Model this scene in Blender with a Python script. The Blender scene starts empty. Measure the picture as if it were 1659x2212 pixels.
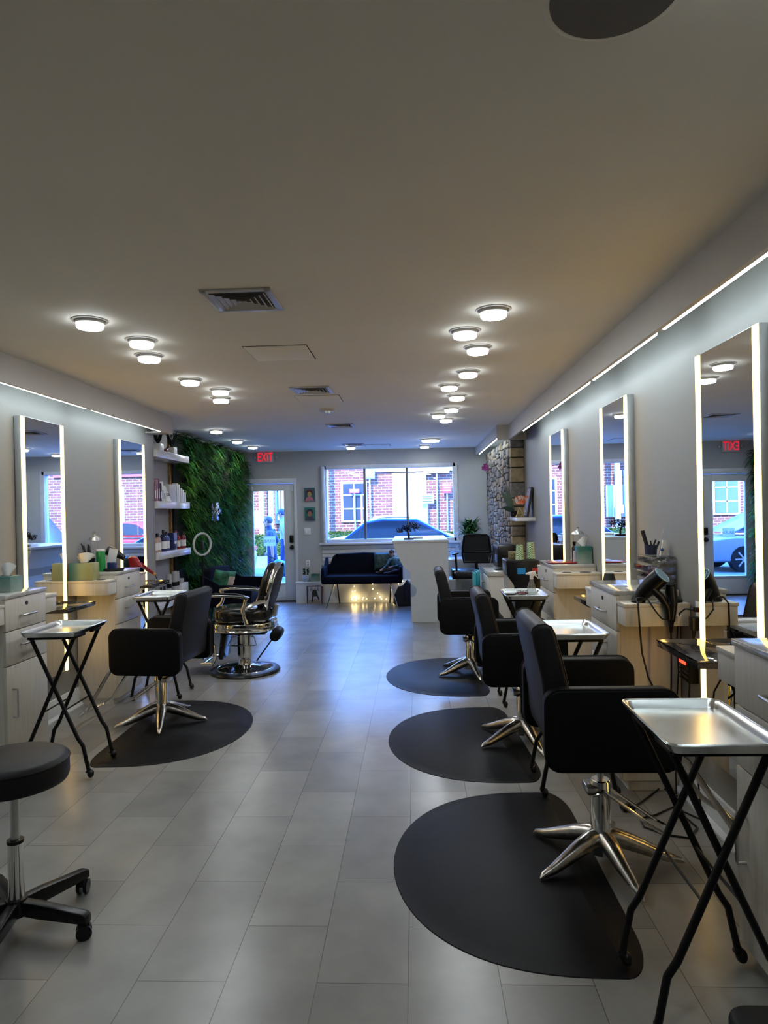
import bpy, bmesh, math, random
from mathutils import Vector, Matrix, Euler
PI = math.pi
random.seed(7)
scene = bpy.context.scene
COL = scene.collection

# ------------------------------------------------------------------ camera
cam_d = bpy.data.cameras.new('camera'); cam = bpy.data.objects.new('camera', cam_d); COL.objects.link(cam)
F_PX, PITCH, ROLL, YAW, CAM_H = 1462.5, -0.00301, -0.0205, -0.04532, 1.568
fw = Vector((math.sin(YAW)*math.cos(PITCH), math.cos(YAW)*math.cos(PITCH), math.sin(PITCH)))
rt = Vector((math.cos(YAW), -math.sin(YAW), 0)); up = rt.cross(fw)
rt2 = math.cos(ROLL)*rt + math.sin(ROLL)*up; up2 = -math.sin(ROLL)*rt + math.cos(ROLL)*up
M = Matrix((rt2, up2, -fw)).transposed().to_4x4(); M.translation = (0, 0, CAM_H)
cam.matrix_world = M
cam_d.sensor_fit = 'HORIZONTAL'; cam_d.sensor_width = 36.0; cam_d.lens = F_PX/1659*36
cam_d.clip_start = 0.02; cam_d.clip_end = 300
scene.camera = cam

# ------------------------------------------------------------------ world, sun, exposure
world = bpy.data.worlds.new('world'); scene.world = world; world.use_nodes = True
wn = world.node_tree.nodes; wl = world.node_tree.links
bg = wn['Background']; tc = wn.new('ShaderNodeTexCoord'); sep = wn.new('ShaderNodeSeparateXYZ'); rmp = wn.new('ShaderNodeValToRGB')
rmp.color_ramp.elements[0].color = (0.20, 0.46, 1.0, 1); rmp.color_ramp.elements[1].color = (0.05, 0.23, 0.95, 1)
rmp.color_ramp.elements[1].position = 0.7
wl.new(tc.outputs['Generated'], sep.inputs[0]); wl.new(sep.outputs['Z'], rmp.inputs[0]); wl.new(rmp.outputs[0], bg.inputs['Color'])
SKY = 11.0
bg.inputs['Strength'].default_value = SKY
sun_d = bpy.data.lights.new('sun', 'SUN'); sun_d.energy = 4.6; sun_d.angle = 0.01; sun_d.color = (1, 0.93, 0.82)
sun = bpy.data.objects.new('sun', sun_d); COL.objects.link(sun)
sun.rotation_euler = (math.radians(54), 0, math.radians(-18)); sun.location = (0, -10, 30)   # from behind the shop
vs = scene.view_settings
vs.view_transform = 'Standard'; vs.look = 'None'; vs.gamma = 1; vs.use_curve_mapping = False; vs.exposure = 2.1
LAMP_E, TUBE_E, STRIP_E = 24.0, 7.5, 1.7
scene.cycles.max_bounces = 10; scene.cycles.transparent_max_bounces = 12; scene.cycles.sample_clamp_indirect = 6
scene.cycles.caustics_reflective = False; scene.cycles.caustics_refractive = False
scene.cycles.use_denoising = True

# ------------------------------------------------------------------ materials
def lin(h):
    if not isinstance(h, str): return tuple(h)
    h = h.lstrip('#'); v = [int(h[i:i+2], 16)/255 for i in (0, 2, 4)]
    return tuple(c/12.92 if c <= 0.04045 else ((c+0.055)/1.055)**2.4 for c in v)
MATS = {}
def mat(name, color, rough=0.5, metal=0.0, var=0.06, scale=12.0, bump=0.0, bscale=80.0, spec=None, emit=None, es=0.0, stretch=None):
    if name in MATS: return MATS[name]
    m = bpy.data.materials.new(name); m.use_nodes = True; nt = m.node_tree; b = nt.nodes['Principled BSDF']
    c = lin(color)
    t = nt.nodes.new('ShaderNodeTexCoord'); n = nt.nodes.new('ShaderNodeTexNoise'); n.inputs['Scale'].default_value = scale; n.inputs['Detail'].default_value = 4
    src = t.outputs['Object']
    if stretch:
        mp = nt.nodes.new('ShaderNodeMapping'); mp.inputs['Scale'].default_value = stretch; nt.links.new(src, mp.inputs[0]); src = mp.outputs[0]
    nt.links.new(src, n.inputs['Vector'])
    r = nt.nodes.new('ShaderNodeValToRGB')
    r.color_ramp.elements[0].position = 0.3; r.color_ramp.elements[1].position = 0.7
    r.color_ramp.elements[0].color = tuple(max(0, x*(1-var)) for x in c)+(1,); r.color_ramp.elements[1].color = tuple(min(1, x*(1+var)) for x in c)+(1,)
    nt.links.new(n.outputs['Fac'], r.inputs[0]); nt.links.new(r.outputs[0], b.inputs['Base Color'])
    b.inputs['Roughness'].default_value = rough; b.inputs['Metallic'].default_value = metal
    if spec is not None: b.inputs['Specular IOR Level'].default_value = spec
    if bump:
        n2 = nt.nodes.new('ShaderNodeTexNoise'); n2.inputs['Scale'].default_value = bscale; n2.inputs['Detail'].default_value = 3
        nt.links.new(src, n2.inputs['Vector']); bp = nt.nodes.new('ShaderNodeBump'); bp.inputs['Strength'].default_value = bump; bp.inputs['Distance'].default_value = 0.01
        nt.links.new(n2.outputs['Fac'], bp.inputs['Height']); nt.links.new(bp.outputs[0], b.inputs['Normal'])
    if emit is not None:
        b.inputs['Emission Color'].default_value = lin(emit)+(1,); b.inputs['Emission Strength'].default_value = es
    MATS[name] = m; return m
def emis(name, color, s):
    if name in MATS: return MATS[name]
    m = bpy.data.materials.new(name); m.use_nodes = True; nt = m.node_tree; nt.nodes.clear()
    e = nt.nodes.new('ShaderNodeEmission'); o = nt.nodes.new('ShaderNodeOutputMaterial'); e.inputs[0].default_value = lin(color)+(1,); e.inputs[1].default_value = s
    nt.links.new(e.outputs[0], o.inputs[0]); MATS[name] = m; return m
def glassy(name, tint=(0.93, 0.96, 0.97), refl=0.10, rough=0.01):
    if name in MATS: return MATS[name]
    m = bpy.data.materials.new(name); m.use_nodes = True; nt = m.node_tree; nt.nodes.clear()
    o = nt.nodes.new('ShaderNodeOutputMaterial'); a = nt.nodes.new('ShaderNodeBsdfTransparent'); g = nt.nodes.new('ShaderNodeBsdfGlossy'); x = nt.nodes.new('ShaderNodeMixShader'); f = nt.nodes.new('ShaderNodeLayerWeight')
    f.inputs[0].default_value = 0.2; mu = nt.nodes.new('ShaderNodeMath'); mu.operation = 'MULTIPLY_ADD'; mu.inputs[1].default_value = 0.5; mu.inputs[2].default_value = refl*0.4
    a.inputs[0].default_value = tint+(1,); g.inputs['Roughness'].default_value = rough
    nt.links.new(f.outputs['Fresnel'], mu.inputs[0]); nt.links.new(mu.outputs[0], x.inputs[0]); nt.links.new(a.outputs[0], x.inputs[1]); nt.links.new(g.outputs[0], x.inputs[2]); nt.links.new(x.outputs[0], o.inputs[0])
    MATS[name] = m; return m

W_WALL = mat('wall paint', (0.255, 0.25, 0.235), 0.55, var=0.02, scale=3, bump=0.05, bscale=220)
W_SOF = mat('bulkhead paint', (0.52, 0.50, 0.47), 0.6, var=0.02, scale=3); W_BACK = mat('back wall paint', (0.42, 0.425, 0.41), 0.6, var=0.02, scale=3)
W_CEIL = mat('ceiling paint', (0.90, 0.87, 0.78), 0.75, var=0.025, scale=1.5, bump=0.03, bscale=150)
TRIM = mat('white trim paint', (0.62, 0.64, 0.64), 0.35, var=0.02)
CAB = mat('pale woodgrain laminate', (0.56, 0.53, 0.465), 0.38, var=0.07, scale=5, stretch=(14, 14, 1))
CTOP = mat('grey marbled worktop', (0.42, 0.415, 0.40), 0.12, var=0.10, scale=14)
GRAN = mat('dark polished granite', (0.035, 0.033, 0.034), 0.04, var=0.5, scale=160, spec=1.0)
CHROME = mat('chrome', (0.78, 0.77, 0.74), 0.08, 1.0, var=0.03)
ALU = mat('cast aluminium', (0.55, 0.52, 0.47), 0.24, 1.0, var=0.22, scale=40)
STEEL = mat('brushed steel', (0.56, 0.56, 0.55), 0.3, 1.0, var=0.05, scale=60)
PAN = mat('aluminium sheet pan', (0.66, 0.67, 0.66), 0.22, 1.0, var=0.05, scale=22)
VINYL = mat('black vinyl upholstery', (0.004, 0.004, 0.005), 0.5, var=0.12, scale=30, bump=0.06, bscale=400, spec=0.14)
VINYL2 = mat('charcoal vinyl', (0.009, 0.0085, 0.010), 0.5, var=0.1, scale=30, bump=0.05, bscale=400, spec=0.25)
RUBBER = mat('black rubber mat', (0.005, 0.005, 0.006), 0.5, var=0.25, scale=7, bump=0.10, bscale=260, spec=0.14)
BLACKM = mat('black powder coated steel', (0.004, 0.004, 0.004), 0.4, var=0.1, spec=0.2)
BLACKP = mat('black plastic', (0.005, 0.005, 0.006), 0.3, var=0.1, spec=0.3)
MATTEB = mat('matte black', (0.010, 0.010, 0.011), 0.7, var=0.1)
WHITEP = mat('white plastic', (0.72, 0.72, 0.70), 0.3, var=0.02)
WHITEG = mat('glossy white shelf', (0.62, 0.62, 0.63), 0.15, var=0.02)
MIRROR = mat('mirror glass', (0.80, 0.83, 0.84), 0.0, 1.0, var=0.0)
NAVY = mat('navy fabric', (0.0035, 0.0045, 0.011), 0.9, spec=0.08, var=0.2, scale=40)
GOLD = mat('gold metal', (0.45, 0.28, 0.08), 0.35, 1.0, var=0.2)
GLASS = glassy('clear glass')
CLEAR = glassy('clear acrylic', (0.965, 0.975, 0.98), 0.20, 0.03)
PAPER = mat('white paper', (0.80, 0.80, 0.80), 0.6, var=0.03)
RED = mat('red gloss plastic', (0.28, 0.010, 0.012), 0.2, var=0.1)
LEAF = [mat('leaf deep green', (0.010, 0.048, 0.012), 0.8, var=0.4, scale=4, spec=0.08), mat('leaf mid green', (0.016, 0.105, 0.02), 0.75, var=0.3, scale=4, spec=0.08),
        mat('leaf bright green', (0.07, 0.20, 0.02), 0.75, var=0.3, scale=4, spec=0.08), mat('leaf teal green', (0.008, 0.095, 0.04), 0.75, var=0.3, scale=4, spec=0.08), mat('leaf olive', (0.045, 0.04, 0.018), 0.5, var=0.3, scale=4, spec=0.08)]
DIRT = mat('dark backing', (0.008, 0.012, 0.008), 0.9)

# ------------------------------------------------------------------ mesh helpers
def rotm(r): return Euler(r).to_matrix() if r is not None else Matrix.Identity(3)
class MB:
    def __init__(s): s.v = []; s.f = []; s.m = []
    def add(s, vs, fs, mi=0):
        o = len(s.v); s.v += [tuple(v) for v in vs]; s.f += [tuple(i+o for i in f) for f in fs]; s.m += [mi]*len(fs); return s
    def bm(s, b, mi=0, R=None, T=(0, 0, 0)):
        R = R or Matrix.Identity(3); T = Vector(T); b.verts.ensure_lookup_table(); b.verts.index_update()
        s.add([R @ v.co + T for v in b.verts], [[v.index for v in f.verts] for f in b.faces], mi); b.free(); return s
    def box(s, c, d, bev=0.0, rot=None, mi=0, seg=2, taper=None):
        b = bmesh.new(); bmesh.ops.create_cube(b, size=1)
        for v in b.verts:
            k = 1.0
            if taper and v.co.z > 0: k = taper
            v.co = Vector((v.co.x*d[0]*k, v.co.y*d[1]*k, v.co.z*d[2]))
        if bev > 0: bmesh.ops.bevel(b, geom=b.edges[:], offset=min(bev, min(d)*0.49), segments=seg, profile=0.5, affect='EDGES')
        return s.bm(b, mi, rotm(rot), c)
    def bx(s, x0, x1, y0, y1, z0, z1, bev=0.0, mi=0, seg=2):
        return s.box(((x0+x1)/2, (y0+y1)/2, (z0+z1)/2), (abs(x1-x0), abs(y1-y0), abs(z1-z0)), bev, None, mi, seg)
    def cyl(s, p0, p1, r0, r1=None, seg=16, mi=0, caps=True):
        r1 = r0 if r1 is None else r1; p0 = Vector(p0); p1 = Vector(p1); d = (p1-p0).normalized()
        a = d.orthogonal().normalized(); b = d.cross(a); vs = []
        for p, r in ((p0, r0), (p1, r1)):
            for i in range(seg):
                t = 2*PI*i/seg; vs.append(p + a*math.cos(t)*r + b*math.sin(t)*r)
        fs = [(i, (i+1) % seg, seg+(i+1) % seg, seg+i) for i in range(seg)]
        if caps: fs += [tuple(range(seg))[::-1], tuple(range(seg, 2*seg))]
        return s.add(vs, fs, mi)
    def tube(s, pts, r, seg=8, closed=False, mi=0):
        pts = [Vector(p) for p in pts]; n = len(pts); rs = r if isinstance(r, (list, tuple)) else [r]*n
        vs = []; prev = None
        for i, p in enumerate(pts):
            if closed: d = (pts[(i+1) % n]-pts[i-1])
            else: d = (pts[min(i+1, n-1)]-pts[max(i-1, 0)])
            d.normalize()
            if prev is None: a = d.orthogonal().normalized()
            else:
                a = prev - d*prev.dot(d); a = a.normalized() if a.length > 1e-6 else d.orthogonal().normalized()
            prev = a; b = d.cross(a)
            for k in range(seg):
                t = 2*PI*k/seg; vs.append(p + (a*math.cos(t)+b*math.sin(t))*rs[i])
        fs = []
        for i in range(n if closed else n-1):
            j = (i+1) % n
            fs += [(i*seg+k, i*seg+(k+1) % seg, j*seg+(k+1) % seg, j*seg+k) for k in range(seg)]
        if not closed: fs += [tuple(range(seg))[::-1], tuple(range((n-1)*seg, n*seg))]
        return s.add(vs, fs, mi)
    def lathe(s, prof, c=(0, 0, 0), seg=24, mi=0, R=None):
        vs = []; R = R or Matrix.Identity(3); c = Vector(c)
        for r, z in prof:
            for k in range(seg):
                t = 2*PI*k/seg; vs.append(R @ Vector((r*math.cos(t), r*math.sin(t), z)) + c)
        n = len(prof); fs = []
        for i in range(n-1): fs += [(i*seg+k, i*seg+(k+1) % seg, (i+1)*seg+(k+1) % seg, (i+1)*seg+k) for k in range(seg)]
        if prof[0][0] > 1e-6: fs.append(tuple(range(seg))[::-1])
        if prof[-1][0] > 1e-6: fs.append(tuple(range((n-1)*seg, n*seg)))
        return s.add(vs, fs, mi)
    def prism(s, out, axis, a, b, bev=0.0, mi=0, seg=2, R=None, T=(0, 0, 0)):
        # outline in the two other axes (x,z for axis y ; y,z for axis x ; x,y for axis z)
        def P(u, v, w): return {'x': (w, u, v), 'y': (u, w, v), 'z': (u, v, w)}[axis]
        q = bmesh.new(); lo = [q.verts.new(P(u, v, a)) for u, v in out]; hi = [q.verts.new(P(u, v, b)) for u, v in out]; n = len(out)
        q.faces.new(lo); q.faces.new(hi[::-1])
        for i in range(n): q.faces.new((lo[i], lo[(i+1) % n], hi[(i+1) % n], hi[i]))
        bmesh.ops.recalc_face_normals(q, faces=q.faces[:])
        if bev > 0:
            es = [e for e in q.edges if (e.verts[0] in lo and e.verts[1] in lo) or (e.verts[0] in hi and e.verts[1] in hi)]
            bmesh.ops.bevel(q, geom=es, offset=bev, segments=seg, profile=0.5, affect='EDGES')
        return s.bm(q, mi, R, T)
    def ball(s, c, r, sc=(1, 1, 1), seg=12, mi=0, rot=None):
        b = bmesh.new(); bmesh.ops.create_uvsphere(b, u_segments=seg, v_segments=max(6, seg*2//3), radius=r)
        for v in b.verts: v.co = Vector((v.co.x*sc[0], v.co.y*sc[1], v.co.z*sc[2]))
        return s.bm(b, mi, rotm(rot), c)
    def blade(s, p, d, n, L, w, droop=0.3, mi=0, k=3):
        p = Vector(p); d = Vector(d).normalized(); n = Vector(n); side = d.cross(n)
        if side.length < 1e-4: side = d.orthogonal()
        side.normalize(); vs = []; ws = {3: [0.45, 1.0, 0.75, 0.08], 4: [0.4, 0.9, 1.0, 0.65, 0.08]}.get(k, [0.6, 0.9, 0.05])
        q = p.copy(); dd = d.copy(); st = L/k
        for i in range(k+1):
            vs += [q-side*w*0.5*ws[i], q+side*w*0.5*ws[i]]; q = q+dd*st; dd = (dd+Vector((0, 0, -droop))).normalized()
        return s.add(vs, [(2*i, 2*i+1, 2*i+3, 2*i+2) for i in range(k)], mi)
    def obj(s, name, mats, parent=None, smooth=True, ang=38, loc=None):
        me = bpy.data.meshes.new(name); me.from_pydata(s.v, [], s.f)
        for m in (mats if isinstance(mats, (list, tuple)) else [mats]): me.materials.append(m)
        me.polygons.foreach_set('material_index', s.m); me.update()
        bmm = bmesh.new(); bmm.from_mesh(me)
        if len(s.f) < 60000: bmesh.ops.recalc_face_normals(bmm, faces=bmm.faces[:])
        bmm.to_mesh(me); bmm.free()
        if smooth:
            me.polygons.foreach_set('use_smooth', [True]*len(me.polygons)); me.set_sharp_from_angle(angle=math.radians(ang))
        o = bpy.data.objects.new(name, me); COL.objects.link(o)
        if parent: o.parent = parent
        if loc: o.location = loc
        return o
def rrect(x0, x1, y0, y1, r, n=5):
    o = []
    for cx, cy, a in ((x1-r, y1-r, 0), (x0+r, y1-r, 90), (x0+r, y0+r, 180), (x1-r, y0+r, 270)):
        for i in range(n+1):
            t = math.radians(a+90*i/n); o.append((cx+r*math.cos(t), cy+r*math.sin(t)))
    return o
def tag(o, label=None, cat=None, group=None, kind=None):
    if label: o['label'] = label
    if cat: o['category'] = cat
    if group: o['group'] = group
    if kind: o['kind'] = kind
    return o
def thing(name, label, cat, loc=(0, 0, 0), rz=0.0, group=None):
    o = bpy.data.objects.new(name, None); COL.objects.link(o); o.location = loc; o.rotation_euler = (0, 0, rz); o.empty_display_size = 0.1
    return tag(o, label, cat, group)
def struct(o, label=None): o['kind'] = 'structure'; return tag(o, label)
def dup(root, loc, rz=None, label=None, group=None, scale=None):
    def cp(o, par):
        c = o.copy(); COL.objects.link(c)
        if par: c.parent = par; c.matrix_parent_inverse = o.matrix_parent_inverse.copy()
        for ch in kids.get(o.name, []): cp(ch, c)
        return c
    kids = {}
    for o in list(bpy.data.objects):
        if o.parent: kids.setdefault(o.parent.name, []).append(o)
    r = cp(root, None); r.location = loc
    if rz is not None: r.rotation_euler = (0, 0, rz)
    if scale: r.scale = (scale,)*3 if not isinstance(scale, tuple) else scale
    if label: r['label'] = label
    if group: r['group'] = group
    return r
def text(name, s, size, loc, rot, m, parent=None, ext=0.001, align='CENTER', sx=1.0):
    cu = bpy.data.curves.new(name, 'FONT'); cu.body = s; cu.size = size; cu.extrude = ext; cu.align_x = align; cu.align_y = 'CENTER'
    t = bpy.data.objects.new(name, cu); COL.objects.link(t); bpy.context.view_layer.update()
    me = bpy.data.meshes.new_from_object(t.evaluated_get(bpy.context.evaluated_depsgraph_get()))
    bpy.data.objects.remove(t); bpy.data.curves.remove(cu)
    o = bpy.data.objects.new(name, me); me.name = name; me.materials.clear(); me.materials.append(m); COL.objects.link(o)
    o.location = loc; o.rotation_euler = rot; o.scale = (sx, 1, 1)
    if parent: o.parent = parent
    return o

# ================================================================== the room shell
XL, XR, YB, CZ, Y0 = -2.82, 1.44, 11.75, 2.62, -3.2      # left/right wall faces, back wall, ceiling, wall behind the camera
XN = -3.03                                                # recessed left wall beyond y = 7.2
def floor_mat():
    m = bpy.data.materials.new('stone look vinyl tile'); m.use_nodes = True; nt = m.node_tree; N = nt.nodes; L = nt.links; b = N['Principled BSDF']
    g = N.new('ShaderNodeNewGeometry'); s = N.new('ShaderNodeSeparateXYZ'); L.new(g.outputs['Position'], s.inputs[0])
    a1 = N.new('ShaderNodeMath'); a1.operation = 'ADD'; a1.inputs[1].default_value = -2.2336+0.305+6.1; L.new(s.outputs['Y'], a1.inputs[0])
    a2 = N.new('ShaderNodeMath'); a2.operation = 'MULTIPLY_ADD'; a2.inputs[1].default_value = -1; a2.inputs[2].default_value = -0.0531+6.1; L.new(s.outputs['X'], a2.inputs[0])
    cb = N.new('ShaderNodeCombineXYZ'); L.new(a1.outputs[0], cb.inputs[0]); L.new(a2.outputs[0], cb.inputs[1])
    br = N.new('ShaderNodeTexBrick'); L.new(cb.outputs[0], br.inputs['Vector']); br.offset = 0.5; br.squash = 1
    br.inputs['Scale'].default_value = 1; br.inputs['Brick Width'].default_value = 0.61; br.inputs['Row Height'].default_value = 0.305
    br.inputs['Mortar Size'].default_value = 0.0017; br.inputs['Mortar Smooth'].default_value = 0.3; br.inputs['Bias'].default_value = 0.0
    br.inputs['Color1'].default_value = (0.275, 0.268, 0.25, 1); br.inputs['Color2'].default_value = (0.20, 0.195, 0.182, 1); br.inputs['Mortar'].default_value = (0.10, 0.095, 0.09, 1)
    n = N.new('ShaderNodeTexNoise'); n.inputs['Scale'].default_value = 3.4; n.inputs['Detail'].default_value = 6; n.inputs['Roughness'].default_value = 0.55; n.inputs['Distortion'].default_value = 0.0; L.new(g.outputs['Position'], n.inputs['Vector'])
    r = N.new('ShaderNodeMapRange'); r.inputs[1].default_value = 0.25; r.inputs[2].default_value = 0.75; r.inputs[3].default_value = 0.80; r.inputs[4].default_value = 1.12; L.new(n.outputs['Fac'], r.inputs[0])
    vm = N.new('ShaderNodeVectorMath'); vm.operation = 'SCALE'; L.new(br.outputs['Color'], vm.inputs[0]); L.new(r.outputs[0], vm.inputs['Scale']); L.new(vm.outputs[0], b.inputs['Base Color'])
    b.inputs['Roughness'].default_value = 0.27
    bp = N.new('ShaderNodeBump'); bp.inputs['Strength'].default_value = 0.25; bp.inputs['Distance'].default_value = 0.002; bp.invert = True; L.new(br.outputs['Fac'], bp.inputs['Height']); L.new(bp.outputs[0], b.inputs['Normal'])
    return m
struct(MB().bx(XN-0.3, XR+0.3, Y0-0.2, YB+0.2, -0.12, 0).obj('floor', floor_mat(), smooth=False))
struct(MB().bx(XN-0.3, XR+0.3, Y0-0.2, YB+0.2, CZ, CZ+0.2).obj('ceiling', W_CEIL, smooth=False))
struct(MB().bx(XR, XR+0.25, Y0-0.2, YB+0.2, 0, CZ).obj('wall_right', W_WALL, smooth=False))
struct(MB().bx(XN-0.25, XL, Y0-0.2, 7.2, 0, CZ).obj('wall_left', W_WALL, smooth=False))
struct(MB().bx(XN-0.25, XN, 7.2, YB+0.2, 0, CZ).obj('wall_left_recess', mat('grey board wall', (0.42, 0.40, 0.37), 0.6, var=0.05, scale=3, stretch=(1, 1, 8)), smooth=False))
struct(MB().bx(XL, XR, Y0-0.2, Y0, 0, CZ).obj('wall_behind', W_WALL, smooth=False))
# back wall with its door and window openings
DX0, DX1, DZ = -2.965, -2.10, 2.07
WX0, WX1, WZ0, WZ1 = -1.60, 0.72, 1.01, 2.33
BY1 = YB+0.22
m = MB()
m.bx(XN-0.25, DX0, YB, BY1, 0, CZ); m.bx(DX0, DX1, YB, BY1, DZ, CZ); m.bx(DX1, WX0, YB, BY1, 0, CZ)
m.bx(WX0, WX1, YB, BY1, 0, WZ0); m.bx(WX0, WX1, YB, BY1, WZ1, CZ); m.bx(WX1, XR+0.25, YB, BY1, 0, CZ)
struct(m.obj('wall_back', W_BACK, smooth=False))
# facade above and beside (shades the pavement outside)
FAC = mat('facade brick red', (0.30, 0.12, 0.08), 0.8)
m = MB(); m.bx(-16, XN-0.25, YB+0.02, BY1, -0.3, 6.2); m.bx(XR+0.25, 16, YB+0.02, BY1, -0.3, 6.2); m.bx(XN-0.25, XR+0.25, YB+0.02, BY1, CZ+0.2, 6.2)
m.bx(-16, 16, 4, YB, 5.9, 6.2)
struct(m.obj('wall_facade', FAC, smooth=False))
# soffits (dropped bulkheads) along both walls
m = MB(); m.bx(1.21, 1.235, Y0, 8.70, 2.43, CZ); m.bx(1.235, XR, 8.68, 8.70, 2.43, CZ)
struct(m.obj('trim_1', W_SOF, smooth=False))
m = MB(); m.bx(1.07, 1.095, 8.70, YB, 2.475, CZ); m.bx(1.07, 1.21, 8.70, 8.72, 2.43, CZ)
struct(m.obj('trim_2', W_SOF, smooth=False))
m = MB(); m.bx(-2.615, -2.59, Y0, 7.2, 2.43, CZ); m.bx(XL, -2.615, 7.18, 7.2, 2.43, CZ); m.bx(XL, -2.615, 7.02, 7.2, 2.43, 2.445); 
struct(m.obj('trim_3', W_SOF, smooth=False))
# low ledge under the window
m = MB(); m.bx(-2.055, 0.85, 11.52, YB, 0, 0.35); m.bx(-2.07, 0.86, 11.505, YB, 0.335, 0.36, 0.006); m.bx(-2.055, 0.85, 11.505, 11.52, 0, 0.02)
struct(m.obj('trim_4', TRIM, smooth=False))
# baseboards
def base_profile(x0, s, y0, y1):
    o = [(x0, 0), (x0+s*0.045, 0), (x0+s*0.045, 0.012), (x0+s*0.024, 0.03), (x0+s*0.020, 0.11), (x0+s*0.012, 0.13), (x0+s*0.010, 0.15), (x0, 0.155)]
    return MB().prism(o, 'y', y0, y1)
struct(base_profile(XR, -1, Y0, 7.6).obj('baseboard_right', TRIM, ang=20))
struct(base_profile(XL, 1, Y0, 7.2).obj('baseboard_left', TRIM, ang=20))
struct(MB().bx(XN, XL+0.003, 7.2, 7.225, 0, CZ).obj('trim_5', W_WALL, smooth=False))
struct(MB().bx(-3.03, -3.0, 8.22, 8.27, 0, CZ, 0.004).obj('trim_6', mat('gilded corner strip', (0.35, 0.2, 0.07), 0.45, 0.6, var=0.5, scale=30)))
# ------------------------------------------------------------------ door
DOORP = mat('painted steel door', (0.60, 0.62, 0.61), 0.35, var=0.02)
m = MB(); fw_ = 0.085
m.bx(DX0-fw_, DX0, YB-0.03, YB+0.06, 0, DZ, 0.006); m.bx(DX1, DX1+0.05, YB-0.03, YB+0.06, 0, DZ, 0.006); m.bx(DX0-fw_, DX1+0.05, YB-0.03, YB+0.06, DZ, DZ+fw_, 0.006)
m.bx(DX0-0.02, DX0, YB, BY1, 0, DZ); m.bx(DX1, DX1+0.012, YB, BY1, 0, DZ)
struct(m.obj('door_1_frame', TRIM))['kind'] = 'structure'
door = thing('door_1', None, None, (0, 0, 0)); door['kind'] = 'structure'
GX0, GX1, GZ0, GZ1 = -2.825, -2.285, 0.33, 1.94
m = MB(); a, b_ = YB+0.015, YB+0.06
m.bx(DX0+0.006, GX0, a, b_, 0.02, DZ-0.008, 0.003); m.bx(GX1, DX1-0.006, a, b_, 0.02, DZ-0.008, 0.003); m.bx(GX0, GX1, a, b_, 0.02, GZ0, 0.002); m.bx(GX0, GX1, a, b_, GZ1, DZ-0.008, 0.002)
for x0, x1, z0, z1 in ((GX0-0.03, GX0, GZ0-0.03, GZ1+0.03), (GX1, GX1+0.03, GZ0-0.03, GZ1+0.03), (GX0, GX1, GZ0-0.03, GZ0), (GX0, GX1, GZ1, GZ1+0.03)): m.bx(x0, x1, a-0.014, a, z0, z1, 0.005)
m.obj('door_slab', DOORP, door)
MB().bx(GX0, GX1, YB+0.035, YB+0.041, GZ0, GZ1).obj('door_glass', GLASS, door, smooth=False)
m = MB(); m.bx(-2.195, -2.125, a-0.03, a, 1.03, 1.16, 0.02); m.obj('keypad_lock', BLACKP, door)
m = MB(); m.cyl((-2.16, a, 0.95), (-2.16, a-0.02, 0.95), 0.038); m.ball((-2.16, a-0.05, 0.95), 0.034, (1, 0.8, 1)); m.obj('door_knob', BLACKP, door)
m = MB(); m.bx(-2.15, -2.115, a-0.03, a, 1.93, 2.03, 0.004); m.obj('door_sensor', WHITEP, door)
struct(MB().bx(DX0, DX1, YB-0.02, BY1, 0, 0.02, 0.004).obj('trim_7', MATTEB))
# sign taped to the door glass, read from the street side
sg = thing('door_notice', 'white paper notice with mirrored lettering taped to the glass of the door', 'sign', (-2.56, YB+0.046, 1.06))
tp = bpy.data.materials.new('thin translucent paper'); tp.use_nodes = True; nt = tp.node_tree; nt.nodes.clear(); o_ = nt.nodes.new('ShaderNodeOutputMaterial'); d_ = nt.nodes.new('ShaderNodeBsdfDiffuse'); l_ = nt.nodes.new('ShaderNodeBsdfTranslucent'); x_ = nt.nodes.new('ShaderNodeMixShader')
d_.inputs[0].default_value = (0.75, 0.75, 0.75, 1); l_.inputs[0].default_value = (0.8, 0.8, 0.8, 1); nt.links.new(d_.outputs[0], x_.inputs[1]); nt.links.new(l_.outputs[0], x_.inputs[2]); nt.links.new(x_.outputs[0], o_.inputs[0])
MB().bx(-0.105, 0.105, 0, 0.0006, -0.085, 0.085).obj('notice_sheet', tp, sg, smooth=False)
text('notice_lettering', 'KEUNE', 0.075, (0, -0.0015, 0.0), (PI/2, 0, 0), mat('dark grey ink', (0.05, 0.05, 0.06), 0.6), sg, 0.0004).scale = (-0.8, 1, 1)
# ------------------------------------------------------------------ window
win = thing('window_1', None, None); win['kind'] = 'structure'
m = MB(); a = YB-0.02
FRW = mat('white window frame', (0.55, 0.58, 0.62), 0.4)
for x0, x1, z0, z1 in ((WX0-0.03, WX0+0.075, WZ0, WZ1+0.03), (WX1-0.05, WX1+0.03, WZ0, WZ1+0.03), (WX0, WX1, WZ1-0.035, WZ1+0.03), (WX0, WX1, WZ0, WZ0+0.06)): m.bx(x0, x1, YB-0.02, YB+0.12, z0, z1, 0.006)
m.obj('window_frame', FRW, win)
MB().bx(-0.885, -0.845, YB+0.03, YB+0.10, WZ0+0.05, WZ1-0.03, 0.004).obj('mullion', mat('dark aluminium mullion', (0.10, 0.10, 0.11), 0.5), win)
MB().bx(-0.145, -0.105, YB+0.03, YB+0.10, WZ0+0.05, WZ1-0.03, 0.004).obj('mullion', MATS['dark aluminium mullion'], win)
for x0, x1 in ((WX0+0.07, -0.885), (-0.845, -0.145), (-0.105, WX1-0.05)): MB().bx(x0, x1, YB+0.06, YB+0.066, WZ0+0.05, WZ1-0.03).obj('window_pane', GLASS, win, smooth=False)
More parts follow.
